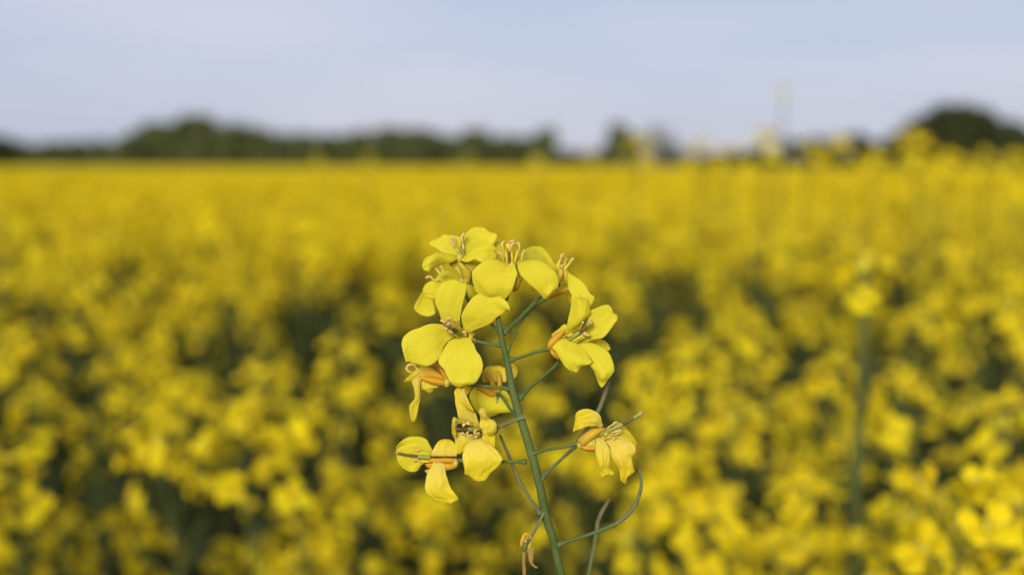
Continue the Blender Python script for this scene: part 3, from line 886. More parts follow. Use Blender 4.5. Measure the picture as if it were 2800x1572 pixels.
# --- the large flower that faces the camera, left of the stem
F = Flower(plant, 'C', 880, 790, 2.2, 'large open flower with four flat petals facing the camera')
F.petal([(0.2, (670, 700, 730, 705)), (-.6, (560, 612, 640, 620, 765, 625)), (-1.2, (525, 545, 757, 560)), (-1.8, (500, 470, 772, 470)), (-2.2, (455, 370, 792, 370)), (-2.5, (450, 300, 812, 290)),
         (-2.6, (470, 220, 832, 200)), (-2.5, (515, 140, 838, 140)), ([-2.4, -2.4, -2.8], (570, 95, 700, 92, 836, 106)), ([-2.3, -2.2, -2.4, -2.9, -3.1, -3.0], (612, 74, 700, 65, 766, 96, 808, 88, 819, 47, 853, 76))])
F.petal([(0.2, (790, 690, 850, 735)), (-.5, (795, 640, 880, 720)), (-1.1, (778, 570, 960, 680)), (-1.6, (775, 530, 1060, 645)), (-2.1, (790, 470, 1140, 605)), (-2.5, (830, 400, 1200, 545)),
         (-2.7, (880, 330, 1250, 510)), (-2.8, (935, 270, 1310, 470)), ([-2.7, -2.9, -3.3], (985, 245, 1150, 290, 1325, 440)), ([-2.6, -2.7, -2.9, -3.3, -3.6, -3.5, -3.2], (1020, 232, 1120, 228, 1220, 255, 1330, 330, 1370, 400, 1377, 455, 1345, 435))])
F.petal([(0.3, (650, 700, 700, 785)), (-.5, (560, 628, 650, 795)), (-1.1, (500, 615, 580, 860)), (-1.7, (430, 610, 545, 940)), (-2.2, (350, 622, 520, 1010)), (-2.6, (260, 660, 480, 1065)),
         (-2.8, (170, 690, 410, 1115)), (-2.9, (110, 725, 330, 1135)), ([-2.9, -2.7, -2.6], (60, 775, 150, 960, 230, 1110)), ([-2.8, -3.1, -2.3], (40, 840, 95, 950, 150, 1088)), ([-2.6, -3.0, -3.2, -2.9, -2.5], (38, 880, 55, 960, 80, 1040, 92, 1086, 125, 1070))])
F.petal([(0.3, (750, 775, 850, 768)), (-.5, (680, 795, 885, 770)), (-1.1, (620, 830, 910, 830)), (-1.7, (570, 900, 935, 880)), (-2.3, (530, 980, 960, 940)), (-2.8, (490, 1070, 1010, 1010)),
         (-3.0, (520, 1130, 1042, 1100)), (-3.1, (560, 1180, 1040, 1160)), (-3.1, (595, 1250, 1020, 1230)), ([-3, -3.2, -3.0], (625, 1310, 820, 1305, 980, 1300)), ([-2.7, -3.5, -2.8], (660, 1352, 800, 1340, 945, 1342)), (-2.5, (708, 1385, 760, 1402, 810, 1385, 905, 1364))])
F.pistil([('pistil', [(840, 765, 0), (740, 715, -2.5), (705, 695, -4)], [5 * PXM, 5.5 * PXM, 5 * PXM]), ('pistil_dark', [(712, 698, -3.9), (680, 682, -5), (648, 664, -5.6)], [5.2 * PXM, 5.4 * PXM, 4.6 * PXM]),
          ('pistil', [(655, 668, -5.6), (634, 640, -6.4)], [4.4 * PXM, 4.2 * PXM]), ('stigma', [(628, 626, -6.7), (618, 606, -7.1)], [5.6 * PXM, 6.2 * PXM]), ('pistil_dark', [(598, 650, -6.5), (628, 668, -6.2)], [1.6 * PXM, 1.8 * PXM])])
F.stamen([(770, 740, 0), (690, 660, -2.6), (590, 600, -4)], [(588, 600, -4.1), (560, 585, -4.4), (520, 566, -4.5)], ar=0.00031)
F.stamen([(780, 735, 0), (690, 630, -2.5), (632, 580, -3.6)], [(632, 590, -3.8), (612, 556, -4.1), (622, 540, -4.4), (638, 556, -4.5)], ar=0.00031)
F.stamen([(800, 735, 0), (765, 670, -1.8), (725, 620, -2.8)], [(722, 625, -2.9), (725, 590, -3.2), (705, 568, -3.5), (690, 560, -3.6)])
F.stamen([(770, 765, 0), (690, 740, -2.6), (610, 690, -3.8)], [(610, 690, -3.9), (575, 672, -4.2), (545, 666, -4.4)], ar=0.00033)
F.stamen([(785, 772, 0), (720, 765, -2.2), (670, 730, -3.2)], [(680, 735, -3.2), (650, 715, -3.6), (615, 695, -3.8)], ar=0.00031)
F.stamen([(830, 770, 0), (815, 745, -1.6), (820, 735, -2)], [(832, 770, -1.6), (830, 740, -2.1), (820, 712, -2.4), (790, 715, -2.6)])
F.sepal([(0, (860, 730, 900, 760)), (0.6, (890, 715, 940, 760)), (1.0, (905, 708, 935, 730))], 'sepal')
F.sepal([(.2, (880, 770, 930, 830)), (0.5, (900, 765, 955, 815)), (.9, (915, 770, 950, 860)), (1.2, (938, 850, 946, 866))], 'sepal')
pedicel([(1376, 946, 1.2), (1340, 941, 1.8), (1302, 932, 2.6), (1284, 924, 3.0)], 5.0, 4.6)

# --- top left flower, seen from the side
F = Flower(plant, 'A', 1240, 860, 1.2, 'topmost open flower at the left, seen from the side')
F.petal([(0.2, (1190, 790, 1195, 835)), (1.0, (1240, 640, 1120, 790)), (2.0, (1265, 480, 980, 768)), (3, (1260, 360, 850, 740)), (3.8, (1180, 325, 740, 690)), (4.4, (1060, 300, 660, 625)),
         (4.8, (940, 300, 610, 592)), (5.0, (860, 280, 720, 420, 560, 575)), (5.1, (720, 370, 600, 450, 500, 545)), (5.1, (600, 410, 520, 450, 490, 512))], wrinkle=0.22)
F.petal([(0, (1190, 842, 1215, 868)), (-.6, (1100, 800, 1150, 892)), (-1.3, (960, 778, 1020, 955)), ([-2.0, -1.7, -0.9], (800, 750, 850, 880, 880, 995)), ([-2.6, -2.4, -1.4], (660, 740, 720, 900, 760, 1040)), ([-3.2, -3.3, -2.2], (560, 785, 600, 950, 650, 1095)),
         ([-3.6, -3.8, -2.8], (450, 830, 500, 1000, 560, 1145)), (-3.9, (390, 870, 490, 1185)), (-4.1, (335, 950, 400, 1175)), (-4.1, (312, 1020, 318, 1090, 345, 1150))])
F.petal([(.2, (1290, 790, 1400, 800)), (1.2, (1305, 620, 1480, 690)), (2.0, (1330, 480, 1620, 630)), (2.7, (1345, 380, 1800, 610)), (3.4, (1370, 280, 2000, 570)), (3.9, (1440, 210, 1750, 380, 2080, 485)),
         (4.2, (1520, 140, 1800, 270, 2140, 400)), (4.4, (1620, 105, 1850, 200, 2160, 320)), (4.5, (1700, 98, 1850, 130, 1975, 228, 2090, 242, 2150, 290))], cup=0.3)
F.petal([(.0, (1300, 830, 1240, 868)), ([-.4, -.8], (1335, 825, 1290, 930)), ([-.8, -1.4], (1400, 785, 1390, 965)), ([-1.0, -1.8], (1500, 690, 1500, 940)), ([-1.1, -1.8], (1640, 600, 1600, 890)), ([-1.1, -2.2], (1800, 570, 1700, 935)),
         ([-1, -2.2], (1950, 552, 1800, 972)), ([-.8, -1.8], (2060, 560, 1900, 942)), ([-.6, -1.2, -1.4], (2130, 620, 2020, 780, 2050, 900)), (-.6, (2140, 640, 2118, 710, 2168, 800, 2150, 885))],
        folds=[[([-1.3, -.7], (1370, 962, 1390, 975)), ([-1.5, -.4], (1470, 945, 1500, 982)), ([-1.7, -.2], (1600, 886, 1610, 985)), ([-1.9, -.4], (1700, 932, 1720, 995)), (-1.9, (1795, 968, 1800, 985))]])
F.sepal([(0.5, (1195, 965, 1275, 970)), (0.3, (1215, 1040, 1360, 1050)), (0.6, (1250, 1150, 1470, 1150)), (1.0, (1310, 1290, 1530, 1230)), (1.6, (1375, 1400, 1500, 1400)), (2.2, (1430, 1500, 1480, 1500))], 'sepal_olive', cup=-0.8)
F.sepal([(1.6, (1290, 935, 1740, 975)), (1.8, (1330, 1050, 1690, 1060)), (2.2, (1400, 1180, 1610, 1170)), (2.6, (1450, 1320, 1580, 1300)), (3, (1480, 1450, 1540, 1450))], 'sepal_olive', cup=-0.6)
F.sepal([(0.9, (1195, 905, 1300, 900)), (.8, (1210, 940, 1340, 945)), (1.0, (1215, 990, 1400, 1000))], 'sepal')
F.petal([(2.8, (1390, 1430, 1430, 1430)), (2.2, (1290, 1310, 1400, 1310)), (1.9, (1150, 1180, 1320, 1200)), (1.6, (1020, 1060, 1250, 1080)), (1.2, (970, 1000, 1200, 960)), (.9, (1010, 975, 1190, 905))], mat=M['sepal_olive'], label='pale underside of the petal claw')
F.pistil([('pistil', [(1340, 830, -0.4), (1300, 720, -.8), (1260, 620, -1)], [5.2 * PXM, 5.2 * PXM, 5 * PXM]), ('stigma', [(1250, 600, -1.0), (1235, 575, -1.1)], [4 * PXM, 4.5 * PXM])])
F.stamen([(1250, 840, 0), (1180, 680, -.6), (1120, 580, -.8)], [(1125, 600, -1), (1070, 500, -1.2), (1020, 410, -1.2), (1040, 380, -1.2)], ar=0.0003)
F.stamen([(1260, 840, .4), (1190, 600, 1), (1110, 430, 1.4)], [(1120, 430, 1.4), (1080, 370, 1.4), (1050, 330, 1.4)], ar=0.00024)
F.stamen([(1320, 800, 0), (1330, 620, .2), (1310, 500, .4)], [(1315, 490, .2), (1285, 400, .1), (1300, 330, .1), (1335, 275, .2), (1355, 275, .4)], ar=0.0003)
F.stamen([(1290, 850, -.6), (1240, 770, -1), (1215, 720, -1.2)], [(1225, 740, -1.2), (1205, 700, -1.3), (1215, 675, -1.4)], ar=0.00024)
pedicel([(1362, 862, 1.2), (1345, 830, 2.6), (1310, 790, 3.6), (1281, 768, 3.8)], 4.4, 4.6)

# --- top centre flower
F = Flower(plant, 'B', 930, 680, 0.8, 'top centre flower with two petals hanging forward and stamens standing up')
F.petal([(.8, (860, 638, 960, 652)), (-.3, (740, 612, 880, 700, 1002, 668)), (-1.0, (640, 580, 850, 770, 1006, 740)), (-1.5, (540, 580, 800, 850, 1036, 810)), (-1.9, (400, 612, 740, 930, 1045, 870)), (-2.2, (280, 680, 650, 1000, 1010, 960)),
         (-2.3, (190, 770, 560, 1060, 985, 1060)), (-2.3, (150, 870, 500, 1120, 965, 1130)), (-2.1, (157, 970, 480, 1190, 940, 1200)), (-1.8, (177, 1080, 480, 1250, 890, 1270)), (-1.4, (212, 1180, 480, 1300, 840, 1325)), (-1.1, (250, 1235, 400, 1310, 640, 1335, 800, 1348))], cup=-0.2)
F.petal([(.6, (1030, 620, 1110, 608)), (-.4, (1045, 690, 1200, 598)), (-1.1, (1065, 770, 1360, 585)), (-1.7, (1100, 860, 1490, 602)), (-2.1, (1150, 930, 1600, 660)), (-2.4, (1230, 1000, 1700, 740)),
         (-2.5, (1310, 1080, 1790, 810)), (-2.5, (1390, 1150, 1842, 900)), (-2.4, (1450, 1215, 1857, 1000)), ([-2.1, -2.6, -2.2], (1500, 1270, 1700, 1180, 1852, 1122)), ([-1.8, -2.7, -2.0], (1545, 1322, 1680, 1260, 1800, 1155)), (-1.8, (1575, 1350, 1610, 1360, 1662, 1330, 1700, 1270, 1740, 1210))], cup=-0.5)
F.petal([(1, (1040, 540, 1060, 605)), (2, (1090, 440, 1200, 605)), (3.5, (1130, 390, 1350, 600)), (5, (1220, 362, 1500, 625)), (6.5, (1310, 325, 1640, 665)), (7.5, (1420, 316, 1560, 480, 1730, 672)), (8.0, (1520, 325, 1640, 440, 1775, 668))], cup=0.3, wrinkle=0.4)
F.petal([(1.2, (850, 600, 900, 600)), (3, (690, 490, 800, 470)), (5, (610, 400, 775, 380)), (7, (590, 310, 755, 300)), (8, (600, 245, 650, 220, 740, 232))], cup=0.3)
F.pistil([('pistil', [(890, 690, .6), (888, 600, -.4), (888, 520, -.6)], [4 * PXM, 3.6 * PXM, 3.4 * PXM]), ('pistil_dark', [(888, 650, -.5), (888, 560, -.7), (890, 430, -.8)], [3.0 * PXM, 3.2 * PXM, 3.0 * PXM]),
          ('filament', [(888, 380, -.4), (868, 320, -.4), (850, 280, -.4)], [5 * PXM, 7 * PXM, 6 * PXM])])
F.stamen([(845, 670, .2), (835, 520, -.7), (805, 390, -1)], [(790, 400, -1.1), (750, 320, -1.2), (755, 250, -1.2), (790, 228, -1.2)], fr=0.00032, ar=0.00025)
F.stamen([(940, 680, .2), (940, 540, -.9), (930, 420, -1.2)], [(905, 425, -1.4), (915, 330, -1.6), (950, 268, -1.6), (985, 285, -1.5)], fr=0.00033, ar=0.00028)
F.stamen([(985, 660, .4), (1020, 520, -.3), (1050, 400, -.6)], [(1072, 410, -.7), (1088, 320, -.8), (1070, 255, -.8), (1030, 270, -.8)], fr=0.00032, ar=0.00025)
F.stamen([(900, 640, 1.2), (905, 420, 1), (915, 280, .8)], [(885, 245, .8), (920, 215, .8), (970, 218, .9), (990, 250, 1)], fr=0.00026, ar=0.00023)
F.stamen([(800, 680, .8), (775, 640, .2), (765, 600, 0)], [(775, 600, -.4), (750, 530, -.7), (715, 455, -.9), (655, 440, -1)], fr=0.00024, ar=0.00024)
F.stamen([(1080, 660, .8), (1120, 620, .3), (1130, 580, 0)], [(1125, 600, -.2), (1140, 500, -.4), (1165, 430, -.4), (1200, 408, -.3)], fr=0.00022, ar=0.00022)
F.sepal([(1.8, (935, 1180, 965, 1205)), (1.3, (960, 1110, 1060, 1160)), (1.0, (985, 1030, 1100, 1060)), (.9, (1010, 960, 1105, 980)), (1.0, (1030, 938, 1090, 942))], 'sepal', cup=-0.9)
F.sepal([(2.2, (1010, 650, 1100, 760)), (2.4, (1040, 760, 1140, 900)), (2.6, (1080, 900, 1150, 980)), (2.8, (1080, 1000, 1110, 1030))], 'sepal_olive', cup=-0.5)
pedicel([(1364, 858, 1.3), (1385, 820, 2.2), (1400, 770, 2.2), (1398, 725, 1.2)], 4.4, 4.6)

# --- slightly blurred flower behind, upper right
F = Flower(plant, 'E', 440, 600, 8.5, 'slightly blurred flower behind at the upper right with a drooping petal')
F.petal([(.3, (480, 540, 500, 620)), (0, (560, 548, 530, 640)), (-.3, (612, 622, 575, 720)), (-.8, (720, 682, 575, 830)), (-1.3, (850, 772, 590, 960)), (-1.8, (950, 862, 640, 1060)), (-2.2, (1020, 982, 700, 1135)), (-2.4, (1070, 1072, 850, 1235)), (-2.4, (1163, 1130, 960, 1300)), (-2.3, (1160, 1180, 1140, 1262, 1088, 1335))])
F.petal([(0, (385, 430, 410, 560)), (-.4, (300, 415, 330, 550)), (-1.0, (190, 400, 230, 520)), (-1.8, (80, 370, 90, 480)), (-2.6, (-40, 330, -20, 430))], mat=M['petal'])
F.petal([(1.2, (520, 620, 560, 600)), (1.6, (570, 800, 640, 760)), (1.8, (590, 1000, 690, 1000)), (2.0, (600, 1150, 680, 1150)), (2.1, (625, 1290, 660, 1300))], mat=M['petal_wilted'])
F.sepal([(-.4, (380, 500, 480, 530)), (-.6, (368, 590, 500, 600)), (-.5, (368, 700, 470, 700)), (-.2, (378, 800, 430, 800)), (0.2, (384, 880, 402, 880))], 'sepal', cup=-0.6)
F.sepal([(-.1, (480, 560, 560, 565)), (-.2, (490, 650, 575, 660)), (0, (510, 760, 578, 770)), (.3, (545, 860, 575, 865))], 'sepal_olive', cup=-0.5)
F.stamen([(400, 560, 0), (375, 430, -.2), (420, 320, -.2)], [(425, 310, -.2), (455, 230, -.2), (500, 195, -.2)], fr=0.00034, ar=0.00032)
F.stamen([(480, 570, 0), (545, 490, 0), (620, 400, 0)], [(620, 400, 0), (665, 335, 0), (715, 298, 0)], fr=0.00034, ar=0.00030)
F.stamen(None, [(440, 510, -.4), (450, 470, -.5), (445, 440, -.6)], ar=0.00036)
F.stamen([(470, 520, .8), (520, 400, 1.2), (535, 330, 1.4)], [(520, 310, 1.4), (545, 290, 1.4), (565, 330, 1.4)], fr=0.0002, ar=0.0002)
pedicel([(1377, 912, 1.6), (1430, 860, 4), (1482, 808, 6.5), (1528, 776, 8.4)], 5.2, 5.4)
o = mk('bud', *tube_data([at(1494, 818, 7.5), at(1510, 810, 7.5), at(1530, 800, 7.6), at(1551, 790, 7.8), at(1560, 786, 7.9)], [2 * PXM, 5.2 * PXM, 6 * PXM, 6 * PXM, 3 * PXM], 10), M['sepal_deep'], plant, at(1494, 818, 7.5))
mk('pedicel', *tube_data([at(1494, 818, 7.5), at(1450, 850, 7), at(1410, 905, 4), at(1390, 965, 1.4)], [3 * PXM] * 3, 8), M['stem'], plant, at(1390, 965, 1.4))

# --- right flower, half open
F = Flower(plant, 'D', 150, 930, 1.4, 'half open flower right of the stem with one folded upright petal')
F.petal([(.6, (225, 832, 330, 805)), (-.2, (247, 790, 400, 745)), ([-1.2, -1.6, -.6], (270, 700, 370, 720, 455, 662)), ([-1.2, -2.4, -1.0], (282, 640, 430, 640, 512, 610)), ([-1.2, -2.5, -1.2], (300, 570, 430, 580, 512, 560)),
         ([-1.1, -2.3, -1.2], (308, 500, 420, 500, 505, 512)), ([-.8, -1.9, -.9], (315, 432, 392, 450, 490, 452)), (-.9, (325, 406, 388, 430, 475, 444)), (-.7, (343, 392, 372, 356, 398, 400, 410, 432))], cup=-0.2, wrinkle=0.3)
F.petal([(1.2, (330, 850, 400, 890)), (.6, (390, 842, 470, 892)), (0, (440, 760, 560, 862)), (-.5, (490, 660, 640, 852)), (-.8, (515, 572, 690, 800)), (-.9, (570, 545, 735, 742)), (-.8, (640, 515, 770, 692)), (-.6, (700, 508, 742, 600, 792, 662)), ([-.3, -1.1, -.2, .1], (733, 540, 752, 592, 790, 612, 793, 640))], cup=0.35, wrinkle=0.26)
F.petal([(.6, (240, 838, 330, 880)), (-.3, (207, 848, 390, 920)), (-1.0, (150, 892, 300, 950, 450, 980)), ([-1.0, -2.0, -1.6], (100, 935, 320, 1010, 510, 1060)), ([-1.4, -2.4, -2.0], (160, 1010, 330, 1070, 530, 1096)), ([-1.8, -2.4, -2.2], (220, 1112, 340, 1120, 500, 1128)), (-2.1, (265, 1162, 345, 1165, 430, 1137)), (-1.9, (310, 1197, 372, 1213, 395, 1165))], cup=-0.4, wrinkle=0.3)
F.petal([(1.0, (380, 905, 480, 892)), (.4, (430, 960, 600, 932)), (0, (490, 1040, 690, 992)), (-.3, (520, 1100, 740, 1080)), (-.6, (502, 1128, 762, 1182)), ([-.3, -.9, -.5], (545, 1192, 650, 1210, 740, 1228)), ([0, -.9, -.2], (572, 1262, 630, 1270, 690, 1288)), (0, (600, 1330, 680, 1302)), (0, (622, 1369, 640, 1360))], cup=-0.4, wrinkle=0.3)
F.sepal([(-.2, (255, 762, 222, 832)), (-.6, (160, 802, 200, 862)), (-.8, (80, 880, 140, 930)), (-.7, (60, 935, 112, 958)), (-.3, (72, 985, 125, 975))], 'sepal_deep', cup=-0.7)
F.sepal([(-.1, (85, 965, 125, 975)), (-.4, (98, 1010, 140, 1000)), (-.4, (130, 1050, 165, 1020)), (0, (188, 1080, 182, 1050))], 'sepal_deep', cup=-0.5)
F.sepal([(-1.0, (215, 850, 325, 790)), (-.8, (240, 832, 330, 800)), (-1.4, (268, 838, 328, 820)), (-1.2, (290, 845, 330, 815))], 'sepal_olive', cup=-0.3)
F.pistil([('pistil', [(290, 865, -.6), (350, 825, -1.3), (405, 788, -1.8)], [6.5 * PXM, 6.5 * PXM, 5.8 * PXM]), ('pistil_dark', [(403, 788, -1.8), (450, 752, -2.2), (488, 724, -2.5)], [6 * PXM, 6 * PXM, 5.6 * PXM]),
          ('pistil', [(486, 726, -2.5), (502, 708, -2.7)], [5.4 * PXM, 5.2 * PXM]), ('stigma', [(506, 700, -2.7), (518, 688, -3.0)], [7 * PXM, 7 * PXM])])
F.stamen([(330, 885, -.4), (390, 850, -1.4), (445, 818, -1.8)], [(430, 815, -2), (465, 800, -2.2), (450, 815, -2.3), (500, 825, -2.3)], fr=0.00034, ar=0.00028)
F.stamen([(350, 900, 0), (410, 860, -1), (470, 830, -1.5)], [(470, 832, -1.6), (490, 826, -1.7), (508, 824, -1.8)], fr=0.0003, ar=0.00032)
F.stamen([(350, 840, .2), (400, 760, -1), (428, 705, -1.9)], [(424, 700, -2.9), (432, 690, -3.0), (436, 700, -3.0)], fr=0.00016, ar=0.0002)
pedicel([(1390, 986, .8), (1425, 976, .8), (1465, 963, 1.2), (1500, 953, 1.4)], 5.2, 4.8)

# --- the flower behind it, only its petal edges show
F = Flower(plant, 'D', 330, 900, 7.5, 'blurred flower hidden behind the half open one')
F.petal([(-.3, (350, 900, 400, 900)), (0, (470, 880, 530, 930)), (.3, (560, 858, 620, 970)), (.6, (640, 872, 690, 985)), (.8, (700, 915, 722, 965))])
F.petal([(-.3, (330, 800, 320, 840)), (0, (250, 710, 230, 800)), (.4, (180, 760, 170, 830)), (.6, (108, 812, 112, 850))])
F.sepal([(0, (300, 860, 360, 860)), (-.4, (280, 920, 340, 930)), (0, (250, 960, 290, 980))], 'sepal')
pedicel([(1421, 1090, .8), (1445, 1065, 2), (1480, 1034, 4), (1518, 1000, 6), (1548, 955, 7.4)], 5.0, 4.8)

# --- wilted flower in front, low left of the stem
F = Flower(plant, 'H', 520, 680, 1.4, 'wilted crumpled flower in front, low left of the stem', True)
F.petal([(.8, (270, 545, 440, 620)), (-.2, (170, 502, 410, 490)), (-.8, (150, 430, 380, 420)), (-1.2, (130, 350, 342, 362)), (-1.3, (118, 272, 310, 312)), (-1.2, (113, 190, 272, 222)), (-1.0, (107, 150, 247, 142)), (-.8, (130, 100, 180, 95, 235, 96))],
        folds=[[(-1.0, (180, 110, 236, 100)), (-1.7, (160, 210, 250, 160)), (-2.1, (175, 270, 280, 230)), (-2.1, (225, 325, 318, 310)), (-1.8, (265, 375, 352, 368)), (-1.3, (310, 400, 378, 422))]])
F.petal([(.2, (280, 540, 262, 565)), (-.6, (170, 510, 160, 570)), ([-1.2, -1.8, -1.0], (100, 482, 110, 540, 135, 605)), ([-1.2, -1.9, -1.0], (78, 555, 100, 600, 131, 680)), (-1.3, (75, 640, 127, 720)), (-1.1, (85, 715, 102, 765))])
F.petal([(.8, (140, 680, 460, 720)), (.8, (115, 740, 330, 790)), (.9, (118, 822, 285, 850)), (1.0, (133, 930, 232, 930)), (1.1, (160, 970, 192, 967))])
F.petal([(.4, (380, 750, 480, 740)), (-.5, (320, 800, 510, 800)), (-1.0, (272, 860, 585, 850)), (-1.4, (230, 930, 650, 900)), (-1.6, (214, 1000, 700, 962)), (-1.7, (220, 1060, 746, 1030)), (-1.6, (232, 1120, 722, 1082)), (-1.4, (245, 1180, 672, 1152)), (-1.2, (249, 1240, 340, 1232, 600, 1210)),
         (-1.0, (325, 1240, 345, 1285, 480, 1290, 552, 1272)), (-.9, (368, 1315, 400, 1329, 480, 1326, 516, 1310))], cup=-0.5)
F.petal([(-1.2, (457, 362, 490, 352)), (-1.4, (432, 410, 522, 420)), ([-.8, -1.2, -.6], (448, 470, 500, 480, 562, 492)), (-.3, (448, 520, 622, 530)), ([0, -.4, -1.4], (435, 590, 550, 590, 660, 582)), ([0, -.4, -1.8], (455, 650, 560, 650, 666, 662)), (-.4, (475, 712, 646, 712)), (-.8, (480, 772, 643, 802)), (-.9, (560, 832, 640, 886))],
        folds=[[(-2.0, (575, 505, 625, 520)), (-2.4, (560, 570, 662, 575)), (-2.5, (570, 640, 668, 640)), (-2.2, (555, 700, 640, 695)), (-1.7, (550, 730, 590, 722))]])
F.pistil([('pistil', [(445, 650, 0), (350, 645, -1.4), (270, 645, -2.2)], [6.5 * PXM, 7 * PXM, 6 * PXM]), ('pistil_dark', [(275, 645, -2.2), (200, 645, -3), (138, 645, -3.6)], [5.8 * PXM, 5.4 * PXM, 4.8 * PXM])])
F.stamen([(430, 620, .2), (390, 590, -.8), (340, 575, -1.4)], [(335, 585, -1.8), (300, 565, -2.2), (265, 555, -2.2)], ar=0.00034)
F.stamen([(430, 620, .4), (330, 590, -.4), (260, 580, -1.2)], [(262, 570, -1.8), (235, 580, -2.1), (225, 605, -2.3)], ar=0.0003)
F.stamen([(440, 680, .2), (420, 640, -.9), (400, 650, -2)], [(430, 645, -2.6), (395, 650, -3.2), (375, 680, -3.1), (400, 700, -2.9), (440, 690, -2.8)], ar=0.00024)
F.stamen([(440, 700, .2), (400, 730, -1), (340, 720, -1.8)], [(350, 712, -2.4), (300, 735, -2.8), (275, 700, -3), (292, 675, -3.1)], ar=0.00022)
F.stamen(None, [(195, 690, -2.9), (215, 700, -3), (230, 690, -3)], ar=0.0003)
F.stamen([(450, 710, 0), (415, 735, -1.4), (375, 745, -2)], [(410, 730, -2.2), (395, 740, -2.3), (372, 745, -2.2)], ar=0.0002)
F.sepal([(-.4, (640, 600, 672, 640)), (-.6, (630, 650, 680, 665)), (-.4, (640, 700, 668, 690))], 'sepal', cup=-0.3)
pedicel([(1431, 1140, .2), (1408, 1149, -.4), (1380, 1160, .2), (1352, 1172, 1.0)], 5.6, 5.2, 'stem_grey')

# --- blurred flower left, behind and below the large one
F = Flower(plant, 'G', 950, 480, 6.0, 'blurred flower seen from its orange calyx, under the large flower', True)
F.sepal([(0, (995, 470, 960, 528)), (-.5, (820, 400, 830, 535)), (-.7, (650, 375, 670, 505)), (-.5, (480, 362, 520, 450)), (-.1, (365, 342, 378, 372))], 'sepal_deep', cup=-0.5)
F.sepal([(0, (980, 400, 985, 478)), (-.2, (880, 230, 900, 380)), (.2, (760, 90, 800, 260)), (.6, (640, 100, 690, 180))], 'sepal_deep', cup=-0.5)
F.sepal([(0.3, (940, 400, 940, 460)), (0, (760, 240, 790, 420)), (.2, (560, 150, 580, 400)), (.6, (420, 150, 420, 360))], 'sepal', cup=-0.8)
F.petal([(.4, (560, 180, 560, 360)), (0, (420, 190, 440, 380)), (-.3, (300, 258, 330, 410)), (-.5, (200, 348, 230, 450)), (-.6, (105, 448, 120, 468))])
F.petal([(0, (400, 340, 480, 360)), (-.5, (270, 440, 430, 440)), (-.9, (300, 580, 422, 610)), (-1.1, (325, 770, 428, 740)), (-1.2, (222, 910, 405, 890)), (-1.2, (208, 1000, 372, 1080)), (-1.1, (238, 1180, 342, 1200)), (-1.0, (278, 1258, 312, 1252))])
F.petal([(.4, (410, 420, 600, 470)), (.3, (400, 480, 720, 520)), (.3, (412, 540, 795, 562)), (.5, (430, 600, 705, 582)), (.6, (555, 645, 690, 605)), (.6, (600, 678, 642, 662))])
F.stamen([(420, 220, 0), (360, 200, 0), (330, 170, 0)], [(350, 140, 0), (220, 115, 0), (160, 180, 0), (180, 245, 0), (260, 270, 0)], ar=0.00024)
pedicel([(1399, 1064, .8), (1350, 1058, 2.5), (1290, 1053, 5), (1224, 1047, 6)], 5.2, 4.4)

# --- blurred flower behind the stem
F = Flower(plant, 'I', 810, 790, 11.0, 'blurred flower with orange calyx behind the stem', True)
F.petal([(0.4, (300, 620, 1000, 700)), (.2, (190, 800, 1100, 880)), (.2, (225, 960, 1150, 1050)), (.4, (330, 1140, 1130, 1180)), (.8, (450, 1270, 900, 1190)), (1.0, (560, 1318, 760, 1235))], mat=M['petal'], cup=-0.8)
F.petal([(.8, (480, 520, 1000, 520)), (.9, (480, 330, 1000, 390)), (1.1, (520, 235, 990, 290)), (1.4, (570, 180, 800, 158, 980, 212))])
F.petal([(1.2, (1000, 420, 1100, 480)), (1.4, (1060, 200, 1190, 420)), (1.8, (1120, 120, 1240, 320)), (2.0, (1180, 130, 1240, 220))])
F.petal([(1.4, (60, 680, 260, 640)), (1.2, (70, 620, 230, 590)), (1.2, (110, 820, 220, 720))])
F.sepal([(0, (790, 740, 780, 880)), (-.5, (640, 670, 640, 840)), (-.5, (480, 630, 480, 740)), (0, (300, 600, 320, 650))], 'sepal_deep', cup=-0.5)
F.sepal([(0, (820, 740, 740, 800)), (-.6, (740, 510, 640, 560)), (-.4, (640, 400, 550, 440)), (0.2, (520, 285, 460, 310))], 'sepal_deep', cup=-0.5)
F.sepal([(0, (860, 780, 780, 800)), (-.3, (900, 600, 800, 600)), (-.1, (890, 420, 790, 420)), (.4, (850, 285, 780, 285))], 'sepal', cup=-0.5)
pedicel([(1413, 1143, 1.0), (1395, 1118, 4), (1372, 1084, 8), (1361, 1078, 10.5)], 4.4, 5.0)
mk('sepal', *tube_data([at(1361, 1078, 10.5), at(1360, 1090, 10.6), at(1358, 1106, 10.6)], [3.5 * PXM, 3 * PXM, 1.5 * PXM], 8), M['stem_grey'], F.ob, F.o)

# --- blurred flower far left with a dark pistil
F = Flower(plant, 'J', 1150, 560, 6.0, 'blurred flower at the far left with a long dark pistil', True)
F.petal([(0.2, (740, 330, 720, 440)), (0, (700, 250, 600, 425)), (-.2, (645, 150, 480, 422)), (-.4, (560, 102, 380, 408)), (-.6, (420, 85, 280, 395)), (-.8, (300, 100, 200, 385)), (-1.0, (180, 165, 140, 375)), (-1.1, (88, 280, 90, 362))], mat=M['petal'])
F.petal([(.2, (680, 470, 600, 560)), (0, (560, 470, 540, 600)), (-.2, (440, 472, 475, 690)), (-.4, (340, 462, 400, 722)), (-.6, (240, 450, 290, 702)), (-.8, (160, 432, 190, 637)), (-.9, (93, 418, 120, 545))], mat=M['petal'])
F.petal([(0, (700, 445, 1180, 445)), (-.2, (740, 345, 1182, 352)), (0, (790, 250, 1152, 240)), (.3, (850, 170, 1100, 168)), (.5, (950, 128, 1050, 138))])
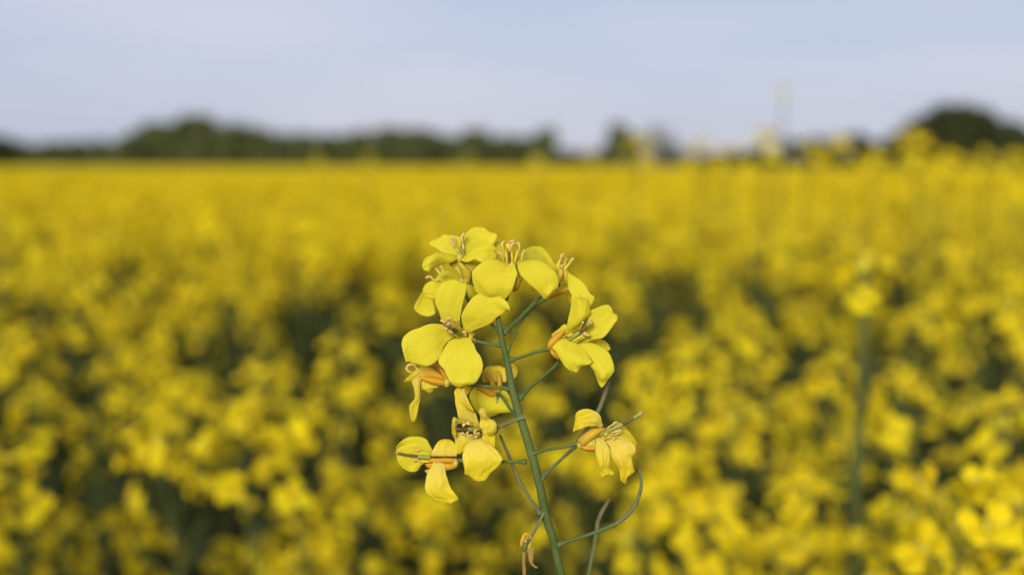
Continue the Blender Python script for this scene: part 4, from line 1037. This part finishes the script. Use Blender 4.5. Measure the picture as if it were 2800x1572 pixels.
F.petal([(-.6, (760, 540, 940, 540)), (-1.0, (720, 640, 970, 680)), (-1.3, (640, 760, 990, 780)), (-1.5, (620, 880, 1022, 880)), (-1.6, (603, 1000, 1052, 980)), (-1.6, (640, 1100, 1122, 1080)), (-1.5, (720, 1162, 1192, 1170)), (-1.3, (800, 1212, 1212, 1220)), (-1.1, (900, 1242, 1060, 1288, 1140, 1272))])
F.sepal([(0, (1205, 490, 1205, 580)), (-.5, (1000, 470, 1000, 562)), (-.4, (800, 478, 800, 560)), (0, (640, 470, 620, 545))], 'sepal_deep', cup=-0.5)
F.sepal([(0, (1195, 580, 1185, 645)), (-.3, (1000, 560, 1000, 695)), (0, (800, 560, 850, 680)), (.3, (600, 575, 640, 640))], 'sepal_deep', cup=-0.5)
F.sepal([(.3, (720, 650, 740, 720)), (.3, (650, 680, 640, 740)), (.3, (605, 690, 615, 720))], 'sepal', cup=-0.2)
F.pistil([('pistil', [(700, 460, -.4), (560, 455, -.8), (465, 450, -1)], [6 * PXM, 6 * PXM, 4.6 * PXM]), ('pistil_dark', [(470, 448, -1), (300, 425, -1.3), (120, 388, -1.6)], [4.4 * PXM, 3.6 * PXM, 3.4 * PXM]), ('stigma', [(112, 386, -1.6), (92, 383, -1.7)], [4.2 * PXM, 4.2 * PXM])])
F.stamen([(700, 400, -.4), (620, 330, -.7), (540, 315, -.8)], [(540, 315, -.9), (480, 325, -.9), (450, 360, -.9)], fr=0.0001, ar=0.00017)
F.stamen([(680, 540, -.4), (580, 535, -.7), (500, 530, -.8)], [(540, 545, -.8), (480, 515, -.9), (440, 460, -.9), (420, 540, -.8)], ar=0.00021)
pedicel([(1438, 1262, 1.2), (1395, 1262, 2.5), (1320, 1261, 4.5), (1250, 1258, 6)], 4.8, 4.6)

# --- wilting flower right with a long pistil
F = Flower(plant, 'K', 205, 830, 1.6, 'wilting flower right of the stem with a long green pistil sticking out', True)
F.petal([(.4, (495, 600, 470, 655)), (0, (476, 560, 430, 612)), (-.6, (460, 480, 380, 606)), (-1.0, (390, 424, 320, 610)), (-1.1, (310, 396, 250, 632)), (-1.0, (213, 408, 192, 650)), ([-.9, -.6, -.4], (158, 455, 145, 560, 140, 668)), (-.3, (148, 552, 118, 678))], ripple=0.16)
F.petal([(0, (420, 735, 470, 742)), (-.6, (382, 790, 505, 780)), (-.9, (390, 870, 562, 870)), (-1.0, (405, 960, 583, 930)), (-1.0, (420, 1030, 580, 1000)), (-.9, (440, 1100, 566, 1090)), (-.7, (438, 1140, 572, 1130)), (-.5, (460, 1200, 630, 1186)), (-.4, (485, 1249, 520, 1215, 582, 1215))], ripple=0.18)
F.petal([(.4, (510, 795, 620, 755)), (0, (560, 840, 760, 775)), (-.5, (585, 880, 882, 842)), (-.7, (588, 950, 892, 930)), (-.8, (610, 1010, 845, 990)), (-.8, (650, 1070, 858, 1060)), (-.7, (680, 1120, 868, 1130)), (-.5, (700, 1190, 880, 1170)), (-.3, (710, 1270, 795, 1247)), (-.1, (765, 1326, 790, 1302))], cup=-0.6)
F.petal([(.8, (560, 715, 530, 805)), (1, (610, 640, 640, 800)), (1.2, (650, 560, 740, 795)), (1.5, (730, 590, 800, 820)), (1.7, (810, 668, 850, 850)), (1.8, (870, 750, 890, 870)), (1.9, (926, 848, 915, 862))])
F.sepal([(0, (172, 780, 190, 845)), (-.9, (275, 690, 260, 850)), (-1.1, (380, 640, 405, 745)), (-.8, (480, 634, 460, 695)), (-.2, (545, 640, 520, 665))], 'sepal', cup=-0.8)
F.sepal([(0, (200, 835, 215, 868)), (-.7, (290, 845, 262, 908)), (-.6, (390, 855, 392, 914)), (-.3, (430, 850, 430, 880))], 'sepal_deep', cup=-0.6)
F.sepal([(-.4, (230, 790, 230, 850)), (-.9, (320, 740, 320, 860)), (-.8, (400, 730, 400, 865))], 'sepal_olive', cup=-0.3)
F.pistil([('pistil', [(440, 722, -.6), (560, 670, -1.6), (740, 580, -2.4)], [5.5 * PXM, 6.4 * PXM, 5.4 * PXM]), ('pistil_dark', [(735, 582, -2.4), (800, 548, -2.6), (875, 505, -2.8)], [5.4 * PXM, 5.0 * PXM, 4.6 * PXM]),
          ('pistil', [(870, 508, -2.8), (910, 485, -2.9), (945, 460, -3)], [4.6 * PXM, 4.2 * PXM, 4 * PXM]), ('stigma', [(945, 460, -3), (965, 448, -3.1)], [5.8 * PXM, 5.6 * PXM])])
F.stamen([(470, 745, -.4), (540, 715, -1), (600, 695, -1.4)], [(580, 700, -1.5), (640, 675, -1.8), (700, 660, -1.9), (710, 690, -1.8)], fr=0.00022, ar=0.00024)
F.stamen([(480, 760, -.2), (560, 730, -.8), (640, 705, -1.2)], [(630, 715, -1.3), (670, 700, -1.5), (700, 690, -1.6)], fr=0.0002, ar=0.00022)
F.stamen([(470, 735, -.4), (500, 720, -1), (530, 705, -1.2)], [(505, 740, -1.3), (540, 695, -1.6), (560, 690, -1.6)], fr=0.0002, ar=0.00026)
F.stamen([(500, 770, 0), (560, 750, -.4), (610, 745, -.6)], [(610, 740, -.7), (628, 765, -.8), (632, 775, -.8)], fr=0.00018, ar=0.00022)
F.stamen([(540, 640, .6), (590, 600, .8), (630, 570, 1)], [(600, 600, .2), (640, 565, 0), (665, 562, 0)], fr=0.00018, ar=0.00022)
pedicel([(1450, 1243, .8), (1490, 1230, .8), (1540, 1222, 1.2), (1584, 1210, 1.6)], 5.0, 4.6)

# --- blurred flower, upper left behind the large flower
F = Flower(plant, 'F', 1240, 480, 9.0, 'blurred flower at the upper left, behind the large one')
F.petal([(0, (1280, 440, 1250, 540)), (0.2, (1060, 320, 1060, 620)), (.4, (860, 300, 880, 720)), (.6, (720, 460, 770, 800)), (.8, (600, 512, 690, 842)), (.9, (520, 575, 560, 800)), (.9, (478, 660, 488, 735))])
F.petal([(.6, (620, 600, 760, 760)), (1.0, (490, 690, 680, 860)), (1.4, (375, 870, 684, 935)), (1.7, (308, 1000, 715, 1060)), (1.8, (338, 1080, 722, 1122)), (1.9, (430, 1162, 590, 1196, 702, 1152))], cup=0.6)
F.petal([(.2, (1440, 520, 1330, 540)), (.6, (1520, 640, 1310, 720)), (.9, (1470, 840, 1305, 850)), (1.1, (1400, 930, 1350, 925))])
F.stamen([(900, 420, 0), (800, 330, 0), (740, 260, 0)], [(760, 290, 0), (720, 230, 0), (690, 200, 0)], fr=0.00032, ar=0.00028)
F.stamen([(960, 400, 0), (880, 300, .2), (850, 230, .2)], [(860, 250, .2), (840, 200, .2), (850, 170, .2)], fr=0.0003, ar=0.00026)
F.stamen([(800, 480, -.2), (730, 490, -.3), (690, 470, -.3)], [(690, 470, -.3), (630, 415, -.3), (575, 415, -.3), (540, 440, -.3)], fr=0.0002, ar=0.00024)
F.sepal([(-.1, (1200, 420, 1190, 500)), (-.2, (1290, 470, 1250, 540)), (-.1, (1340, 540, 1310, 560))], 'sepal_olive')
pedicel([(1370, 912, 1.2), (1352, 895, 3), (1338, 880, 5), (1290, 838, 8), (1262, 780, 9)], 4.6, 4.4)

# --- seed pods and the spent flower lower down
def pod(pts, rad, mats, frame='M', label=None):
    path = [at_f(frame, *p) for p in pts]
    o = mk('seed_pod', *tube_data(path, [r * .86 * PXM for r in rad], 10, n=24, bump=0.14), M[mats], plant, path[0])
    if label: o['label'] = label
    return o
pedicel([(398, 1268, 3.2), (480, 1240, 3.0), (600, 1200, 2.6), (735, 1148, 2.6)], 5.4, 5.0, 'stem', 'M')
pod([(728, 1152, 2.6), (775, 1120, 2.6), (832, 1065, 2.8), (872, 990, 3.0), (890, 910, 3.2), (880, 828, 3.4)], [5.5, 7.2, 7.0, 6.2, 5.0, 3.4], 'stem_grey', 'M', 'curved green seed pod at the lower right')
pedicel([(295, 885, 1.6), (370, 810, 4), (440, 745, 7), (500, 690, 9)], 5.0, 5.0, 'stem_grey', 'M')
pod([(495, 695, 9), (550, 610, 10), (610, 530, 11), (655, 440, 12)], [5.5, 6.5, 7.5, 7.5], 'stem_grey', 'M', 'blurred straight seed pod behind the wilting right flower')
pod([(650, 450, 12), (675, 385, 12.3), (700, 312, 12.6)], [7.5, 7.5, 6.0], 'pod_brown', 'M', 'brown tip of the blurred seed pod')
pedicel([(295, 1085, 2.4), (260, 1030, 4), (215, 960, 6), (172, 895, 7)], 5.0, 4.6, 'stem_grey', 'M')
pod([(178, 905, 7), (150, 840, 7.4), (110, 740, 8), (58, 622, 9)], [7.0, 6.0, 6.0, 4.0], 'pod_brown', 'M', 'thin brownish seed pod left of the stem')
pedicel([(430, 1700, 7), (520, 1600, 18), (575, 1446, 22), (600, 1330, 24), (635, 1130, 25)], 4.5, 4.5, 'stem_grey', 'M')
pod([(632, 1140, 25), (655, 1080, 25), (702, 1000, 26)], [6, 7, 4.5], 'pod_brown', 'M', 'blurred brown seed pod at the bottom right')

F = Flower(plant, 'L', 370, 640, 0.6, 'spent flower with dried orange petals at the bottom', True, r=0.0004)
F.pistil([('pistil_dark', [(370, 640, 0), (350, 690, -.6), (330, 720, -.8)], [6 * PXM, 6 * PXM, 6 * PXM]), ('stem', [(330, 700, -.8), (290, 790, -1), (270, 885, -1)], [5 * PXM, 7 * PXM, 4.5 * PXM]), ('stigma', [(318, 662, -1.2), (302, 652, -1.5)], [5.5 * PXM, 5 * PXM])])
F.petal([(0, (470, 600, 500, 630)), (-.4, (420, 510, 380, 560)), (-.7, (305, 465, 310, 545)), (-.8, (235, 540, 285, 575)), (-.8, (190, 660, 245, 690)), (-.6, (180, 790, 225, 790))], mat=M['sepal'], wrinkle=0.15, ripple=0.03)
F.petal([(0, (245, 905, 310, 905)), (0, (238, 1000, 312, 1000)), (0.1, (240, 1160, 300, 1160)), (.2, (242, 1300, 318, 1300)), (.3, (255, 1450, 315, 1450))], mat=M['dry_petal'], wrinkle=0.1, ripple=0.03)
F.petal([(-.2, (390, 790, 470, 785)), (-.2, (345, 860, 500, 850)), (-.2, (375, 960, 492, 960)), (-.2, (385, 1080, 485, 1080)), (-.1, (425, 1180, 475, 1150)), (0, (500, 1255, 530, 1225)), (0, (560, 1290, 600, 1250))], mat=M['dry_petal'], wrinkle=0.15, ripple=0.03)
F.sepal([(0, (360, 620, 430, 650)), (-.2, (360, 720, 440, 740)), (-.2, (350, 830, 420, 830))], 'sepal_olive', cup=-0.3)
pedicel([(1490, 1396, 2.8), (1478, 1420, 1.2), (1462, 1450, .8), (1444, 1478, .6)], 5.2, 4.8, 'stem_grey')
